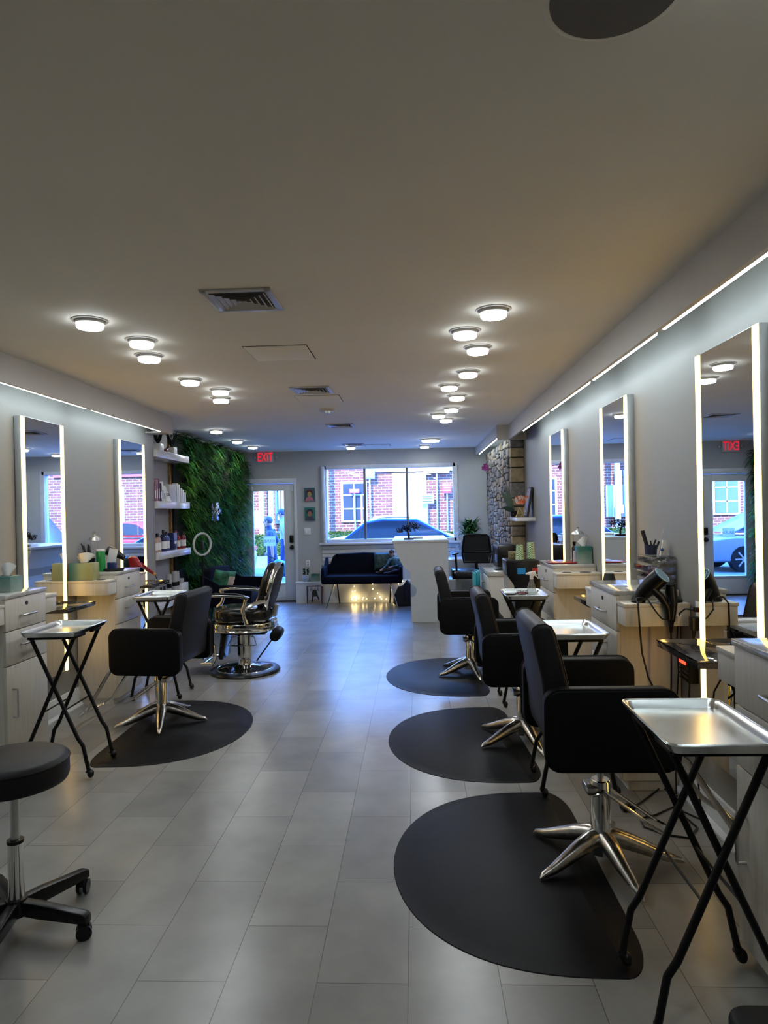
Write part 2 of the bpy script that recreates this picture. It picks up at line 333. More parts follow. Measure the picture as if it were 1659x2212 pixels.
MB().bx(WX0-0.06, WX1+0.06, YB-0.09, YB+0.05, WZ0-0.03, WZ0+0.005, 0.006).obj('window_sill', TRIM, win)
m = MB()
for i in range(4): m.bx(WX0-0.02, WX1+0.03, YB-0.014, YB, WZ0-0.32+i*0.07, WZ0-0.26+i*0.07, 0.004)
m.obj('apron', TRIM, win)
bl = thing('rolled_blind', 'clear plastic roll of window blind standing along the left jamb of the window', 'blind', (WX0+0.035, YB-0.05, WZ0+0.005))
MB().cyl((0, 0, 0), (-0.02, 0, 1.33), 0.032, 0.034, 20).obj('blind_roll', mat('milky plastic film', (0.55, 0.62, 0.70), 0.2), bl)
# ------------------------------------------------------------------ stone wall: built of single stones set in dark joints
STN = [mat('stone grey', (0.15, 0.135, 0.125), 0.8, var=0.35, scale=20, bump=0.5, bscale=45), mat('stone brown', (0.24, 0.19, 0.14), 0.8, var=0.3, scale=20, bump=0.5, bscale=45),
       mat('stone ochre', (0.30, 0.225, 0.13), 0.8, var=0.25, scale=18, bump=0.5, bscale=45), mat('stone slate', (0.075, 0.068, 0.066), 0.75, var=0.35, scale=22, bump=0.5, bscale=45), mat('stone joint', (0.02, 0.018, 0.016), 0.9), mat('stone taupe', (0.20, 0.17, 0.145), 0.8, var=0.3, scale=20, bump=0.5, bscale=45)]
m = MB(); rs = random.Random(3); SX = 1.275
m.bx(SX, XR, 8.93, YB, 0, 2.50, mi=4)
def split_stone(y0, y1, z0, z1):
    w, h = y1-y0, z1-z0
    if max(w/1.35, h) < rs.uniform(0.07, 0.17) or (w < 0.07 and h < 0.07):
        m.box((SX-0.006+rs.uniform(0, 0.018), (y0+y1)/2, (z0+z1)/2), (0.06, w-0.009, h-0.009), 0.013, (rs.uniform(-.07, .07), rs.uniform(-.05, .05), rs.uniform(-.07, .07)), rs.choice([0, 0, 0, 1, 1, 3, 3, 5, 5, 2])); return
    f = rs.uniform(0.36, 0.64)
    if w/1.35 > h: split_stone(y0, y0+w*f, z0, z1); split_stone(y0+w*f, y1, z0, z1)
    else: split_stone(y0, y1, z0, z0+h*f); split_stone(y0, y1, z0+h*f, z1)
yy = 9.03
while yy < YB-0.05:
    y2 = min(YB, yy+rs.uniform(0.45, 0.8)); split_stone(yy, y2, 0.0, 2.49); yy = y2
z = 0.0
while z < 2.47:
    h = rs.choice([0.09, 0.11, 0.13, 0.2, 0.26])
    h = min(h, 2.49-z); m.box(((SX+XR)/2-0.005, 8.99, z+h/2), (XR-SX+0.01, 0.16, h-0.012), 0.012, (0, 0, rs.uniform(-.03, .03)), rs.choice([1, 2, 2, 1, 0, 2, 3])); z += h
struct(m.obj('wall_stone', STN, ang=50))

# ================================================================== ceiling fittings
LENS = emis('lit opal lens', (0.90, 0.96, 1.0), LAMP_E); LENS_SIDE = emis('lit opal lens edge', (0.90, 0.96, 1.0), LAMP_E*0.15); RING = mat('lamp ring', (0.55, 0.53, 0.50), 0.4)
def ceiling_light(r=0.07):
    t = thing('ceiling_light', 'x', 'ceiling light', (0, 0, CZ))
    MB().lathe([(r*1.33, 0), (r*1.33, -0.004), (r*1.22, -0.007), (r*1.17, -0.004), (r*1.1, -0.004)], seg=32).obj('flange', RING, t)
    MB().lathe([(r*1.07, 0), (r*1.07, -0.020), (r*0.98, -0.024), (0, -0.024)], seg=32).obj('housing', RING, t)
    m = MB(); m.lathe([(r*0.99, -0.0245), (r*1.0, -0.034), (r*0.93, -0.043)], seg=32, mi=1); m.lathe([(r*0.93, -0.043), (r*0.6, -0.0465), (0.0, -0.0475)], seg=32); m.obj('lens', [LENS, LENS_SIDE], t)
    return t
L0 = ceiling_light()
LS = [(0.439, 3.62, 'nearest the camera in the right row'), (0.318, 4.03, 'second from the camera in the right row'),
      (0.433, 4.45, 'third from the camera in the right row'), (0.431, 5.23, 'fourth from the camera in the right row'), (0.314, 5.79, 'fifth in the right row'),
      (0.414, 6.33, 'sixth in the right row'), (0.404, 7.09, 'seventh in the right row'), (0.284, 7.52, 'eighth in the right row, set to the left'), (0.384, 7.93, 'ninth in the right row, last of the close run'),
      (0.184, 11.2, 'farthest of the right row, close to the window'), (-1.724, 3.57, 'nearest the camera in the left row'), (-1.617, 4.0, 'second from the camera in the left row'),
      (-1.726, 4.39, 'third from the camera in the left row'), (-1.732, 5.22, 'fourth from the camera in the left row'), (-1.626, 5.68, 'fifth in the left row, just behind its twin'),
      (-1.743, 6.1, 'sixth in the left row, in front of its twin'), (-2.476, 8.43, 'before the green wall, nearest of three'), (-2.547, 9.7, 'before the green wall, middle of three'),
      (-2.536, 10.6, 'before the green wall, farthest of three, by the exit sign'), (-1.023, 11.06, 'alone near the window, beside the far vent'),
      (0.70, 1.20, 'just outside the picture at the upper right'), (-1.70, 1.6, 'added as unseen fill above the left side beside the camera'), (-1.65, -0.6, 'added as unseen fill behind the camera on the left'), (0.45, -0.9, 'added as unseen fill behind the camera on the right')]  # lamps left of and behind the camera are added unseen, to brighten the ceiling
for i, (x, y, s) in enumerate(LS):
    o = L0 if i == 0 else dup(L0, (x, y, CZ)); o.location = (x, y, CZ); o['label'] = 'round lit ceiling light '+s; o['group'] = 'round ceiling lights'
o = dup(L0, (0.259, 10.19, CZ), scale=(1.9, 1.9, 1.0)); o['label'] = 'larger flat round ceiling light near the window wall'; o['group'] = 'round ceiling lights'
sp = thing('ceiling_speaker', 'large dark grey round disc set in the ceiling above the camera', 'ceiling speaker', (0.43, 1.405, CZ))
MB().lathe([(0.145, 0), (0.145, -0.006), (0.135, -0.010), (0.128, -0.008)], seg=48).obj('rim', W_CEIL, sp)
MB().lathe([(0.131, -0.0005), (0.131, -0.010), (0, -0.012)], seg=48).obj('grille', mat('dark grey speaker cloth', (0.16, 0.15, 0.14), 0.9, bump=0.2, bscale=500), sp)
VENTM = mat('grey vent metal', (0.55, 0.54, 0.52), 0.4, 0.2)
def vent():
    t = thing('ceiling_vent', 'x', 'air vent', (0, 0, CZ)); a = 0.17
    m = MB()
    for x0, x1, y0, y1 in ((-a, a, -a, -a+0.035), (-a, a, a-0.035, a), (-a, -a+0.035, -a, a), (a-0.035, a, -a, a)): m.bx(x0, x1, y0, y1, -0.010, 0, 0.003)
    m.obj('vent_frame', VENTM, t)
    MB().bx(-a+0.03, a-0.03, -a+0.03, a-0.03, -0.002, 0).obj('vent_throat', mat('vent throat', (0.10, 0.10, 0.10), 0.9), t, smooth=False); mat('vent shadow', (0.03, 0.03, 0.03), 0.9)
    m = MB()
    for k in range(5):
        q = 0.134-0.028*k; w = 0.016
        for R in range(4):
            c, s = [(1, 0), (0, 1), (-1, 0), (0, -1)][R]
            p = [(-q, q, -0.015), (q, q, -0.015), (q, q, -0.015), (q-w, q-w, -0.003), (-q+w, q-w, -0.003)]
            p = [p[0], p[1], p[3], p[4]]; m.add([(c*x-s*y, s*x+c*y, z) for x, y, z in p], [(0, 1, 2, 3)])
    m.obj('louvres', VENTM, t, smooth=False)
    return t
V0 = vent()
for i, (x, y, s) in enumerate([(-0.825, 3.31, 'large square grey ceiling vent of nested louvres, nearest the camera'), (-0.865, 5.82, 'second square ceiling vent, in front of the smaller access panel'),
                               (-0.89, 8.29, 'third square ceiling vent, beyond the smoke detector'), (-0.95, 10.75, 'fourth square ceiling vent, farthest and close to the window wall')]):
    o = V0 if i == 0 else dup(V0, (x, y, CZ)); o.location = (x, y, CZ); o['label'] = s; o['group'] = 'square ceiling vents'
PANELM = W_CEIL
def panel():
    t = thing('access_panel', 'x', 'access panel', (0, 0, CZ)); a = 0.2
    MB().bx(-a-0.006, a+0.006, -a-0.006, a+0.006, -0.0015, 0).obj('panel_gap', MATS['vent shadow'], t, smooth=False)
    MB().bx(-a, a, -a, a, -0.006, 0, 0.001).obj('panel_lid', PANELM, t); return t
P0 = panel()
for i, (x, y, s) in enumerate([(-0.865, 4.445, 'flat square access panel in the ceiling, nearest the camera'), (-0.87, 6.31, 'flat square access panel just beyond the second vent'), (-0.58, 11.0, 'flat access panel in the ceiling by the window wall')]):
    o = P0 if i == 0 else dup(P0, (x, y, CZ)); o.location = (x, y, CZ); o['label'] = s; o['group'] = 'ceiling access panels'
sd = thing('smoke_detector', 'round beige smoke detector on the ceiling between the second and third vent', 'smoke detector', (-0.88, 6.96, CZ))
MB().lathe([(0.085, 0), (0.085, -0.012), (0.07, -0.022), (0, -0.022)], seg=28).obj('detector_base', mat('beige plastic', (0.55, 0.50, 0.42), 0.4), sd)
MB().lathe([(0.035, -0.022), (0.032, -0.045), (0.018, -0.052), (0, -0.053)], seg=20).obj('sensor_head', STEEL, sd)
# LED tubes behind the soffit lips
TUBE = emis('cool white tube', (0.78, 0.93, 1.0), TUBE_E)
def tube_light(x, y0, y1, z, label, group):
    t = thing('tube_light', label, 'light tube', (x, (y0+y1)/2, z), group=group); h = (y1-y0)/2
    MB().bx(-0.012, 0.012, -h, h, 0.0, 0.012).obj('tube_housing', WHITEP, t)
    MB().cyl((0, -h+0.01, -0.004), (0, h-0.01, -0.006), 0.011, seg=10).obj('tube', TUBE, t, ang=60)
    MB().bx(-0.013, 0.013, h-0.005, h+0.03, -0.012, 0.012, 0.003).obj('tube_socket', WHITEP, t)
for y0, y1, s in ((0.2, 1.55, 'beside the camera'), (1.62, 3.42, 'nearest the camera, above the near mirror'), (3.53, 4.74, 'second from the camera'), (4.86, 6.18, 'third from the camera'), (6.33, 7.75, 'farthest from the camera')):
    tube_light(1.252, y0, y1, 2.447, 'cool white light tube under the right bulkhead, '+s, 'light tubes under the bulkheads')
tube_light(1.112, 8.95, 11.5, 2.492, 'cool white light tube above the stone wall', 'light tubes under the bulkheads')
for y0, y1, s in ((1.2, 2.9, 'beside the camera'), (3.0, 5.35, 'middle of its row'), (5.45, 6.95, 'farthest from the camera')):
    tube_light(-2.632, y0, y1, 2.447, 'cool white light tube under the left bulkhead, '+s, 'light tubes under the bulkheads')
# exit sign
ex = thing('exit_sign', 'white exit sign with red letters high on the wall above the door', 'exit sign', (-2.585, YB, 2.525))
MB().bx(-0.145, 0.145, -0.05, 0, -0.095, 0.095, 0.012).obj('sign_box', mat('exit sign face', (0.50, 0.52, 0.50), 0.4), ex)
text('exit_lettering', 'EXIT', 0.215, (0, -0.053, -0.002), (PI/2, 0, 0), emis('lit red letters', (0.75, 0.015, 0.04), 0.28), ex, 0.003, sx=0.62)
for s in (-1, 1):
    q = MB(); q.cyl((s*0.145, -0.03, 0.0), (s*0.165, -0.03, 0), 0.012); q.ball((s*0.19, -0.04, 0), 0.028, (1, 0.8, 1)); q.obj('emergency_lamp', STEEL, ex)

# ================================================================== styling stations: mirrors, cabinets, shelves
STRIP = emis('warm light strip', (1.0, 0.60, 0.14), STRIP_E)
FRM = mat('aluminium mirror frame', (0.50, 0.52, 0.53), 0.3, 0.85, var=0.04)
def wall_mirror(side, y0, y1, label):
    # side +1: on the right wall, its face looks to -x; -1: on the left wall
    xw, xf = (XR, 1.39) if side > 0 else (XL, -2.77); s = -side
    t = thing('wall_mirror', label, 'mirror', (xw, (y0+y1)/2, 0.345), group='tall lit mirrors'); h = (y1-y0)/2; d = abs(xf-xw); H = 1.945
    m = MB(); m.bx(0, s*(d-0.004), -h, h, 0, H, 0.002); m.obj('mirror_frame', FRM, t)
    MB().bx(s*(d-0.004), s*d, -h+0.042, h-0.042, 0.004, H-0.004).obj('mirror_pane', MIRROR, t, smooth=False)
    for q in (-1, 1): MB().bx(s*(d-0.004), s*(d+0.006), q*h, q*(h-0.04), 0.004, H-0.004, 0.003).obj('light_strip', STRIP, t)
    return t
wall_mirror(1, 2.785, 3.385, 'tall mirror with lit edges on the right wall, nearest the camera')
wall_mirror(1, 4.48, 5.10, 'tall mirror with lit edges on the right wall, middle of three')
wall_mirror(1, 6.38, 6.99, 'tall mirror with lit edges on the right wall, farthest of three')
wall_mirror(-1, 4.66, 5.255, 'tall mirror with lit edges on the left wall, nearest the camera').rotation_euler.z = 0.020
wall_mirror(-1, 6.25, 6.85, 'tall mirror with lit edges on the left wall, by the corner shelves')
def mirror_shelf(side, y0, y1, label):
    x0, x1 = (1.175, 1.388) if side > 0 else (-2.768, -2.50)
    t = thing('mirror_shelf', label, 'shelf', ((x0+x1)/2, (y0+y1)/2, 0.872), group='dark stone shelves under the mirrors'); a = (x1-x0)/2; b = (y1-y0)/2
    MB().bx(-a, a, -b, b, 0.0, 0.032, 0.0015).obj('stone_slab', GRAN, t)
    m = MB(); q = -1 if side > 0 else 1
    m.bx(-a-0.001, a, -b-0.002, -b, 0.028, 0.034); m.bx(-a-0.001, a, b, b+0.002, 0.028, 0.034); m.bx(q*a, q*(a+0.002), -b, b, 0.028, 0.034)
    m.obj('metal_edge', CHROME, t)
mirror_shelf(1, 2.90, 3.38, 'dark polished stone shelf on the nearest right mirror'); mirror_shelf(1, 4.68, 5.12, 'dark polished stone shelf on the middle right mirror'); mirror_shelf(1, 6.42, 6.73, 'dark polished stone shelf on the farthest right mirror')
mirror_shelf(-1, 4.74, 5.17, 'dark polished stone shelf on the nearest left mirror'); mirror_shelf(-1, 6.30, 6.76, 'dark polished stone shelf on the far left mirror')
LOCK = mat('black lock', (0.01, 0.01, 0.01), 0.4); HOLE = MATS['vent shadow']
def station(side, y0, y1, label, nw=(0.14, True), fw=(0.14, True), handle_far=True, drawers=(1.095, 0.875, 0.665)):
    """drawer cabinet against a side wall; local x runs from the wall into the room"""
    xw = XR if side > 0 else XL; s = -side; D = 0.34; yc = (y0+y1)/2; h = (y1-y0)/2
    t = thing('styling_cabinet', label, 'cabinet', (xw+s*0.006, yc, 0), group='styling cabinets')
    m = MB(); m.bx(0.0, s*(D-0.018), -h, h, 0.055, 1.075, 0.001); m.bx(0.0, s*(D-0.05), -h+0.01, h-0.01, 0, 0.055); m.obj('cabinet_body', CAB, t, smooth=False)
    MB().bx(0.0, s*(D+0.006), -h-0.004, h+0.004, 1.075, 1.098, 0.002).obj('worktop', CTOP, t)
    zt, z1, z2 = 1.072, drawers[1], drawers[2]
    for k, (a, b) in enumerate(((z1+0.003, zt), (z2+0.003, z1-0.003))):
        dr = MB().bx(s*(D-0.018), s*D, -h+0.002, h-0.002, a, b, 0.0015).obj('drawer', CAB, t)
        zc = a+(b-a)*(0.42 if k == 0 else 0.55); q = 0.075
        g = MB(); g.tube([(s*D, -q, zc), (s*(D+0.028), -q, zc), (s*(D+0.03), -q+0.01, zc), (s*(D+0.03), q-0.01, zc), (s*(D+0.028), q, zc), (s*D, q, zc)], 0.006, 8); g.obj('drawer_handle', STEEL, dr)
        if k == 0:
            g = MB(); g.cyl((s*D, -0.0, b-0.045), (s*(D+0.004), 0, b-0.045), 0.012); g.obj('lock', LOCK, dr)
    dd = MB().bx(s*(D-0.018), s*D, -h+0.002, h-0.002, 0.06, z2-0.003, 0.0015).obj('cabinet_door', CAB, t)
    yq = (h-0.06) if handle_far else (-h+0.06)
    g = MB(); g.tube([(s*D, yq, 0.52), (s*(D+0.028), yq, 0.52), (s*(D+0.03), yq, 0.51), (s*(D+0.03), yq, 0.36), (s*(D+0.028), yq, 0.35), (s*D, yq, 0.35)], 0.006, 8); g.obj('door_handle', STEEL, dd)
    for sg_, (w, on) in ((-1, nw), (1, fw)):
        if not on: continue
        a = sg_*h; b = sg_*(h+w); z0, z1_ = 0.925, 1.045
        ww = MB(); ww.bx(0.0, s*(D-0.005), a, b, z0, z1_-0.018, 0.002); c = ww.obj('tool_holder', CAB, t)
        MB().bx(0.0, s*D, a, b+sg_*0.004, z1_-0.018, z1_, 0.002).obj('holder_top', CAB, c)
        m = MB()
        for u, r in ((0.10, 0.045), (0.245, 0.036)): m.cyl((s*u, (a+b)/2, z1_-0.01), (s*u, (a+b)/2, z1_+0.0012), r, seg=24)
        m.obj('tool_hole', HOLE, c)
    return t
station(1, 1.80, 2.395, 'pale drawer cabinet on the right wall, nearest the camera, cut by the picture edge')
station(1, 3.765, 4.305, 'pale drawer cabinet between the two nearer right mirrors, carrying the clear drawer box')
station(1, 5.47, 6.03, 'pale drawer cabinet on the right between middle and far mirror, with red tray')
station(-1, 3.965, 4.415, 'pale drawer cabinet on the left wall, nearest the camera', handle_far=False, nw=(0.14, True))
station(-1, 5.49, 5.965, 'pale drawer cabinet on the left wall between its two mirrors', handle_far=False)

# ================================================================== salon chairs and their mats
def make_mat():
    t = thing('anti_fatigue_mat', 'x', 'floor mat', (0, 0, 0)); a, b = 0.90, 0.74      # D shape, straight side at x = 0, bulge to -x
    def outline(k, inset=0.0):
        o = []
        for i in range(49):
            u = -PI/2+PI*i/48; r = 1.0
            o.append((-(a-0.10-inset)*math.cos(u)**0.72 if abs(math.cos(u)) > 1e-6 else 0, (b-inset)*math.sin(u)))
        # right side: rounded corners to the straight edge
        for i in range(9): t_ = PI/2-PI/2*i/8; o.append(((0.10-inset)*math.cos(t_), (b-0.24)+(0.24-inset)*math.sin(t_)))
        for i in range(9): t_ = -PI/2*i/8; o.append(((0.10-inset)*math.cos(t_), -(b-0.24)+(0.24-inset)*math.sin(t_)))
        return o
    m = MB(); rings = [(0.0, 0.0), (0.003, 0.003), (0.07, 0.007), (0.078, 0.010)]; n = None; vs = []
    for ins, z in rings:
        o = outline(0, ins); n = len(o); vs += [(x-0.10, y, z) for x, y in o]
    fs = []
    for k in range(len(rings)-1): fs += [(k*n+i, k*n+(i+1) % n, (k+1)*n+(i+1) % n, (k+1)*n+i) for i in range(n)]
    fs.append(tuple(range((len(rings)-1)*n, len(rings)*n)))
    m.add(vs, fs); m.obj('mat_pad', RUBBER, t, ang=25); return t
M0 = make_mat()
MA = [(0.775, 3.005, 0.0, 'black D shaped rubber mat on the right side, nearest the camera'), (0.69, 4.62, 0.05, 'black D shaped rubber mat under the middle chair on the right'),
      (0.60, 6.40, 0.03, 'black D shaped rubber mat under the farthest chair on the right'), (-2.13, 4.86, PI+0.02, 'black D shaped rubber mat on the left side of the aisle')]
for i, (x, y, r, s) in enumerate(MA):
    o = M0 if i == 0 else dup(M0, (x, y, 0), r); o.location = (x, y, 0.0); o.rotation_euler.z = r; o['label'] = s; o['group'] = 'rubber floor mats'
M0.location = MA[0][:2]+(0,)

def salon_chair(dz, legrot, footz, label, pump_side=1):
    """faces +x; origin on the floor under the column"""
    t = thing('salon_chair', label, 'chair', (0, 0, 0.0), group='black salon chairs')
    for i in range(5):
        a = math.radians(legrot+72*i); c, s_ = math.cos(a), math.sin(a); m = MB()
        pts = [(0.02, 0.115), (0.06, 0.112), (0.12, 0.095), (0.20, 0.066), (0.28, 0.038), (0.33, 0.029), (0.345, 0.018)]; rs_ = [0.040, 0.040, 0.036, 0.029, 0.021, 0.014, 0.005]
        m.tube([(c*r, s_*r, z) for r, z in pts], rs_, 12); m.obj('leg', ALU, t, ang=60)
    m = MB(); m.lathe([(0.058, 0.05), (0.058, 0.13), (0.046, 0.145), (0.044, 0.15), (0.044, 0.36), (0.038, 0.368), (0.0, 0.368)], seg=28); m.obj('column', CHROME, t)
    m = MB(); m.cyl((0, 0, 0.30), (0, 0, 0.46+dz), 0.016); m.obj('piston', STEEL, t)
    m = MB(); p = pump_side
    m.tube([(-0.05, p*-0.058, 0.315), (0.0, p*-0.062, 0.335), (0.20, p*-0.085, 0.19), (0.26, p*-0.08, 0.155), (0.285, p*-0.04, 0.15), (0.285, p*0.03, 0.15), (0.26, p*0.06, 0.155), (0.02, p*0.06, 0.325)], 0.0075, 8)
    m.obj('pump_lever', CHROME, t)
    m = MB(); m.box((-0.045, 0, 0.33), (0.05, 0.11, 0.035), 0.01); m.obj('pump_bracket', STEEL, t)
    zb = 0.43+dz
    m = MB(); m.bx(-0.17, 0.17, -0.16, 0.16, zb+0.015, zb+0.04, 0.005); m.obj('seat_plate', BLACKM, t)
    m = MB(); m.bx(-0.22, 0.30, -0.235, 0.235, zb+0.03, zb+0.155, 0.045, seg=4); m.obj('seat', VINYL, t, ang=60)
    for s_ in (-1, 1):
        y0, y1 = s_*0.238, s_*0.312
        m = MB(); m.prism(rrect(-0.29, 0.235, zb, zb+0.325, 0.062, 6), 'y', min(y0, y1), max(y0, y1), 0.010, seg=3)
        ar = m.obj('armrest', VINYL, t, ang=50)
        o = rrect(-0.29, 0.235, zb, zb+0.325, 0.062, 6); yy = s_*0.312
        MB().tube([(x, yy-s_*0.007, z) for x, z in o], 0.0055, 6, True).obj('piping', VINYL, ar)
    # backrest slab leaning back
    m = MB(); o = [(-0.325, zb+0.535), (-0.318, zb+0.556), (-0.298, zb+0.570), (-0.268, zb+0.572), (-0.245, zb+0.560), (-0.232, zb+0.535), (-0.220, zb+0.49), (-0.205, zb+0.43), (-0.165, zb+0.26), (-0.150, zb+0.13), (-0.235, zb+0.05), (-0.258, zb+0.07), (-0.268, zb+0.12), (-0.272, zb+0.20), (-0.290, zb+0.36), (-0.318, zb+0.49)]
    m.prism(o, 'y', -0.236, 0.236, 0.016, seg=3); bk = m.obj('backrest', VINYL2, t, ang=50)
    for s_ in (-1, 1): MB().tube([(x, s_*0.2225, z) for x, z in o[:10]], 0.0045, 6).obj('back_seam', VINYL2, bk)
    m = MB()
    for y in (-0.19, 0.19): m.tube([(0.26, y, zb+0.03), (0.30, y, zb-0.0), (0.50, y*0.9, zb-0.30)], 0.013, 8)
    m.tube([(0.50, 0.171, zb-0.30), (0.56, 0.165, zb-0.345), (0.585, 0.13, zb-0.35), (0.585, -0.13, zb-0.35), (0.56, -0.165, zb-0.345), (0.50, -0.171, zb-0.30)], 0.012, 8)
    m.obj('footrest', CHROME, t)
    for y in (-0.237, 0.237):
        for z in (0.20, 0.28): MB().ball((-0.245, y, zb+z), 0.007).obj('bolt', CHROME, t)
    return t
CH = [(0.791, 3.013, 0.085, 66, 0.0, 'black salon chair on the right, nearest the camera, partly behind the near tray'),
      (0.700, 4.58, 0.015, 66, 0.0, 'black salon chair on the right, middle of the three in the row'),
      (0.500, 6.45, 0.0, 64, 0.0, 'black salon chair on the right, farthest of the row, before the white counter')]
for x, y, dz, lr, rz, s in CH:
    o = salon_chair(dz, lr, 0, s, 1); o.location = (x, y, 0.0); o.rotation_euler.z = rz
o = salon_chair(0.0, 113, 0, 'black salon chair alone on the left side of the aisle, facing the left mirrors', 1); o.location = (-1.935, 5.02, 0); o.rotation_euler.z = PI-0.10

# ================================================================== folding tray stands
def tray_stand():
    t = thing('tray_stand', 'x', 'tray table', (0, 0, 0)); H = 0.852
    m = MB(); a, b = 0.165, 0.23; z0 = H; z1 = 0.880
    def ring(ax, by, z, r): return [(x, y, z) for x, y in rrect(-ax, ax, -by, by, r, 4)]
    R = [ring(a-0.022, b-0.022, z0+0.002, 0.02), ring(a-0.008, b-0.008, z1-0.003, 0.028), ring(a, b, z1, 0.032), ring(a+0.003, b+0.003, z1-0.004, 0.034), ring(a-0.012, b-0.012, z0-0.001, 0.024)]
    n = len(R[0]); vs = [p for r in R for p in r]
    fs = [tuple(range(n))] + [(k*n+i, k*n+(i+1) % n, (k+1)*n+(i+1) % n, (k+1)*n+i) for k in range(4) for i in range(n)] + [tuple(range(4*n, 5*n))[::-1]]
    m.add(vs, fs); m.tube(ring(a+0.0, b+0.0, z1-0.001, 0.032), 0.004, 6, True); m.obj('tray', PAN, t, ang=40)
    for s in (-1, 1):
        y = s*0.165
        m = MB()
        for e in (-0.135, 0.135): m.box((e, s*0.11, 0.840), (0.022, 0.13, 0.016), 0.004)
        m.box((0, s*0.178, 0.838), (0.28, 0.02, 0.014), 0.003); m.obj('tray_bracket', BLACKM, t)
        for e, dy in ((1, 0.010), (-1, -0.010)):
            m = MB(); m.tube([(-e*0.134, y+dy, 0.838), (e*0.135, y+dy, 0.235), (e*0.165, y+dy, 0.19), (e*0.195, y+dy, 0.045)], 0.0118, 10); lg = m.obj('leg', BLACKM, t)
            m = MB(); x = e*0.195; m.cyl((x, y+dy, 0.04), (x, y+dy, 0.055), 0.013); m.ball((x+0.012, y+dy, 0.024), 0.024, (0.8, 1, 1)); m.box((x+0.004, y+dy, 0.037), (0.035, 0.03, 0.014), 0.005); m.obj('caster', BLACKP, lg)
    m = MB(); m.tube([(0.055, -0.155, 0.40), (0.055, 0.155, 0.40)], 0.005, 6); m.obj('cross_rod', BLACKM, t)
    m = MB(); m.tube([(-0.055, -0.175, 0.40), (-0.055, 0.175, 0.40)], 0.005, 6); m.obj('cross_rod', BLACKM, t)
    return t
TS = tray_stand()
for i, (x, y, r, s) in enumerate([(0.868, 2.165, 0.0, 'empty folding tray stand on the right, nearest the camera, before the near chair'), (0.85, 3.84, 0.0, 'empty folding tray stand between the near and middle chairs on the right'),
        (0.865, 5.52, 0.0, 'folding tray stand on the right carrying a brush and spray bottle'), (-2.17, 4.09, 0.03, 'empty folding tray stand on the left, nearer to the camera'), (-2.23, 5.80, 0.02, 'empty folding tray stand on the left, farther away behind the black chair')]):
    o = TS if i == 0 else dup(TS, (x, y, 0), r); o.location = (x, y, 0.0105 if i in (0, 1, 3) else 0); o.rotation_euler.z = r; o['label'] = s; o['group'] = 'folding tray stands'

# ================================================================== rolling stool
st = thing('rolling_stool', 'black round padded rolling stool in the lower left corner', 'stool', (-1.54, 2.50, 0), 0.0)
MB().lathe([(0.0, 0.555), (0.165, 0.556), (0.188, 0.565), (0.194, 0.58), (0.194, 0.635), (0.188, 0.652), (0.165, 0.662), (0.08, 0.668), (0.0, 0.669)], seg=48).obj('seat', VINYL2, st, ang=60)
MB().tube([(0.193*math.cos(2*PI*i/48), 0.193*math.sin(2*PI*i/48), 0.642) for i in range(48)], 0.004, 6, True).obj('seat_seam', VINYL, st)
MB().cyl((0, 0, 0.30), (0, 0, 0.556), 0.0165).obj('piston', STEEL, st)
MB().lathe([(0.0, 0.10), (0.029, 0.10), (0.027, 0.335), (0.029, 0.34), (0.0, 0.342)], seg=28).obj('gas_lift', CHROME, st)
MB().cyl((0, 0, 0.335), (0, 0, 0.347), 0.030, seg=28).obj('lift_collar', BLACKP, st)
MB().cyl((0, 0, 0.065), (0, 0, 0.125), 0.045, 0.038, 24).obj('hub', BLACKP, st)
for i in range(5):
    a = math.radians(-9+72*i); R = Matrix.Rotation(a, 3, 'Z'); m = MB()
    m.prism([(0.03, 0.065), (0.03, 0.12), (0.10, 0.118), (0.29, 0.098), (0.305, 0.09), (0.305, 0.062), (0.27, 0.058), (0.10, 0.060)], 'y', -0.02, 0.02, 0.008, R=R); lg = m.obj('leg', BLACKP, st)
    m = MB(); p = R @ Vector((0.285, 0, 0)); q = Matrix.Rotation(a+0.6, 3, 'Z')
    for s in (-1, 1):
        c = p+q @ Vector((0.0, s*0.014, 0)); d = q @ Vector((0, 0.007, 0)); m.cyl((c.x-d.x, c.y-d.y, 0.028), (c.x+d.x, c.y+d.y, 0.028), 0.028, seg=18)
    m.box((p.x, p.y, 0.045), (0.045, 0.028, 0.03), 0.008, (0, 0, a+0.6)); m.obj('caster', BLACKP, lg)
# square padded corner in the lower right
cs = thing('padded_bench', 'black padded low bench seat, only its rounded corner shows in the lower right', 'bench', (0.955, 1.232, 0), 0.0)
MB().prism(rrect(-0.30, 0.30, -0.30, 0.30, 0.05, 6), 'z', 0.40, 0.46, 0.014, seg=3).obj('seat', VINYL, cs, ang=50)
for i, (x, y) in enumerate(((-1, -1), (1, -1), (-1, 1), (1, 1))): MB().cyl((x*0.24, y*0.24, 0.0), (x*0.24, y*0.24, 0.40), 0.014).obj('leg', BLACKM, cs)

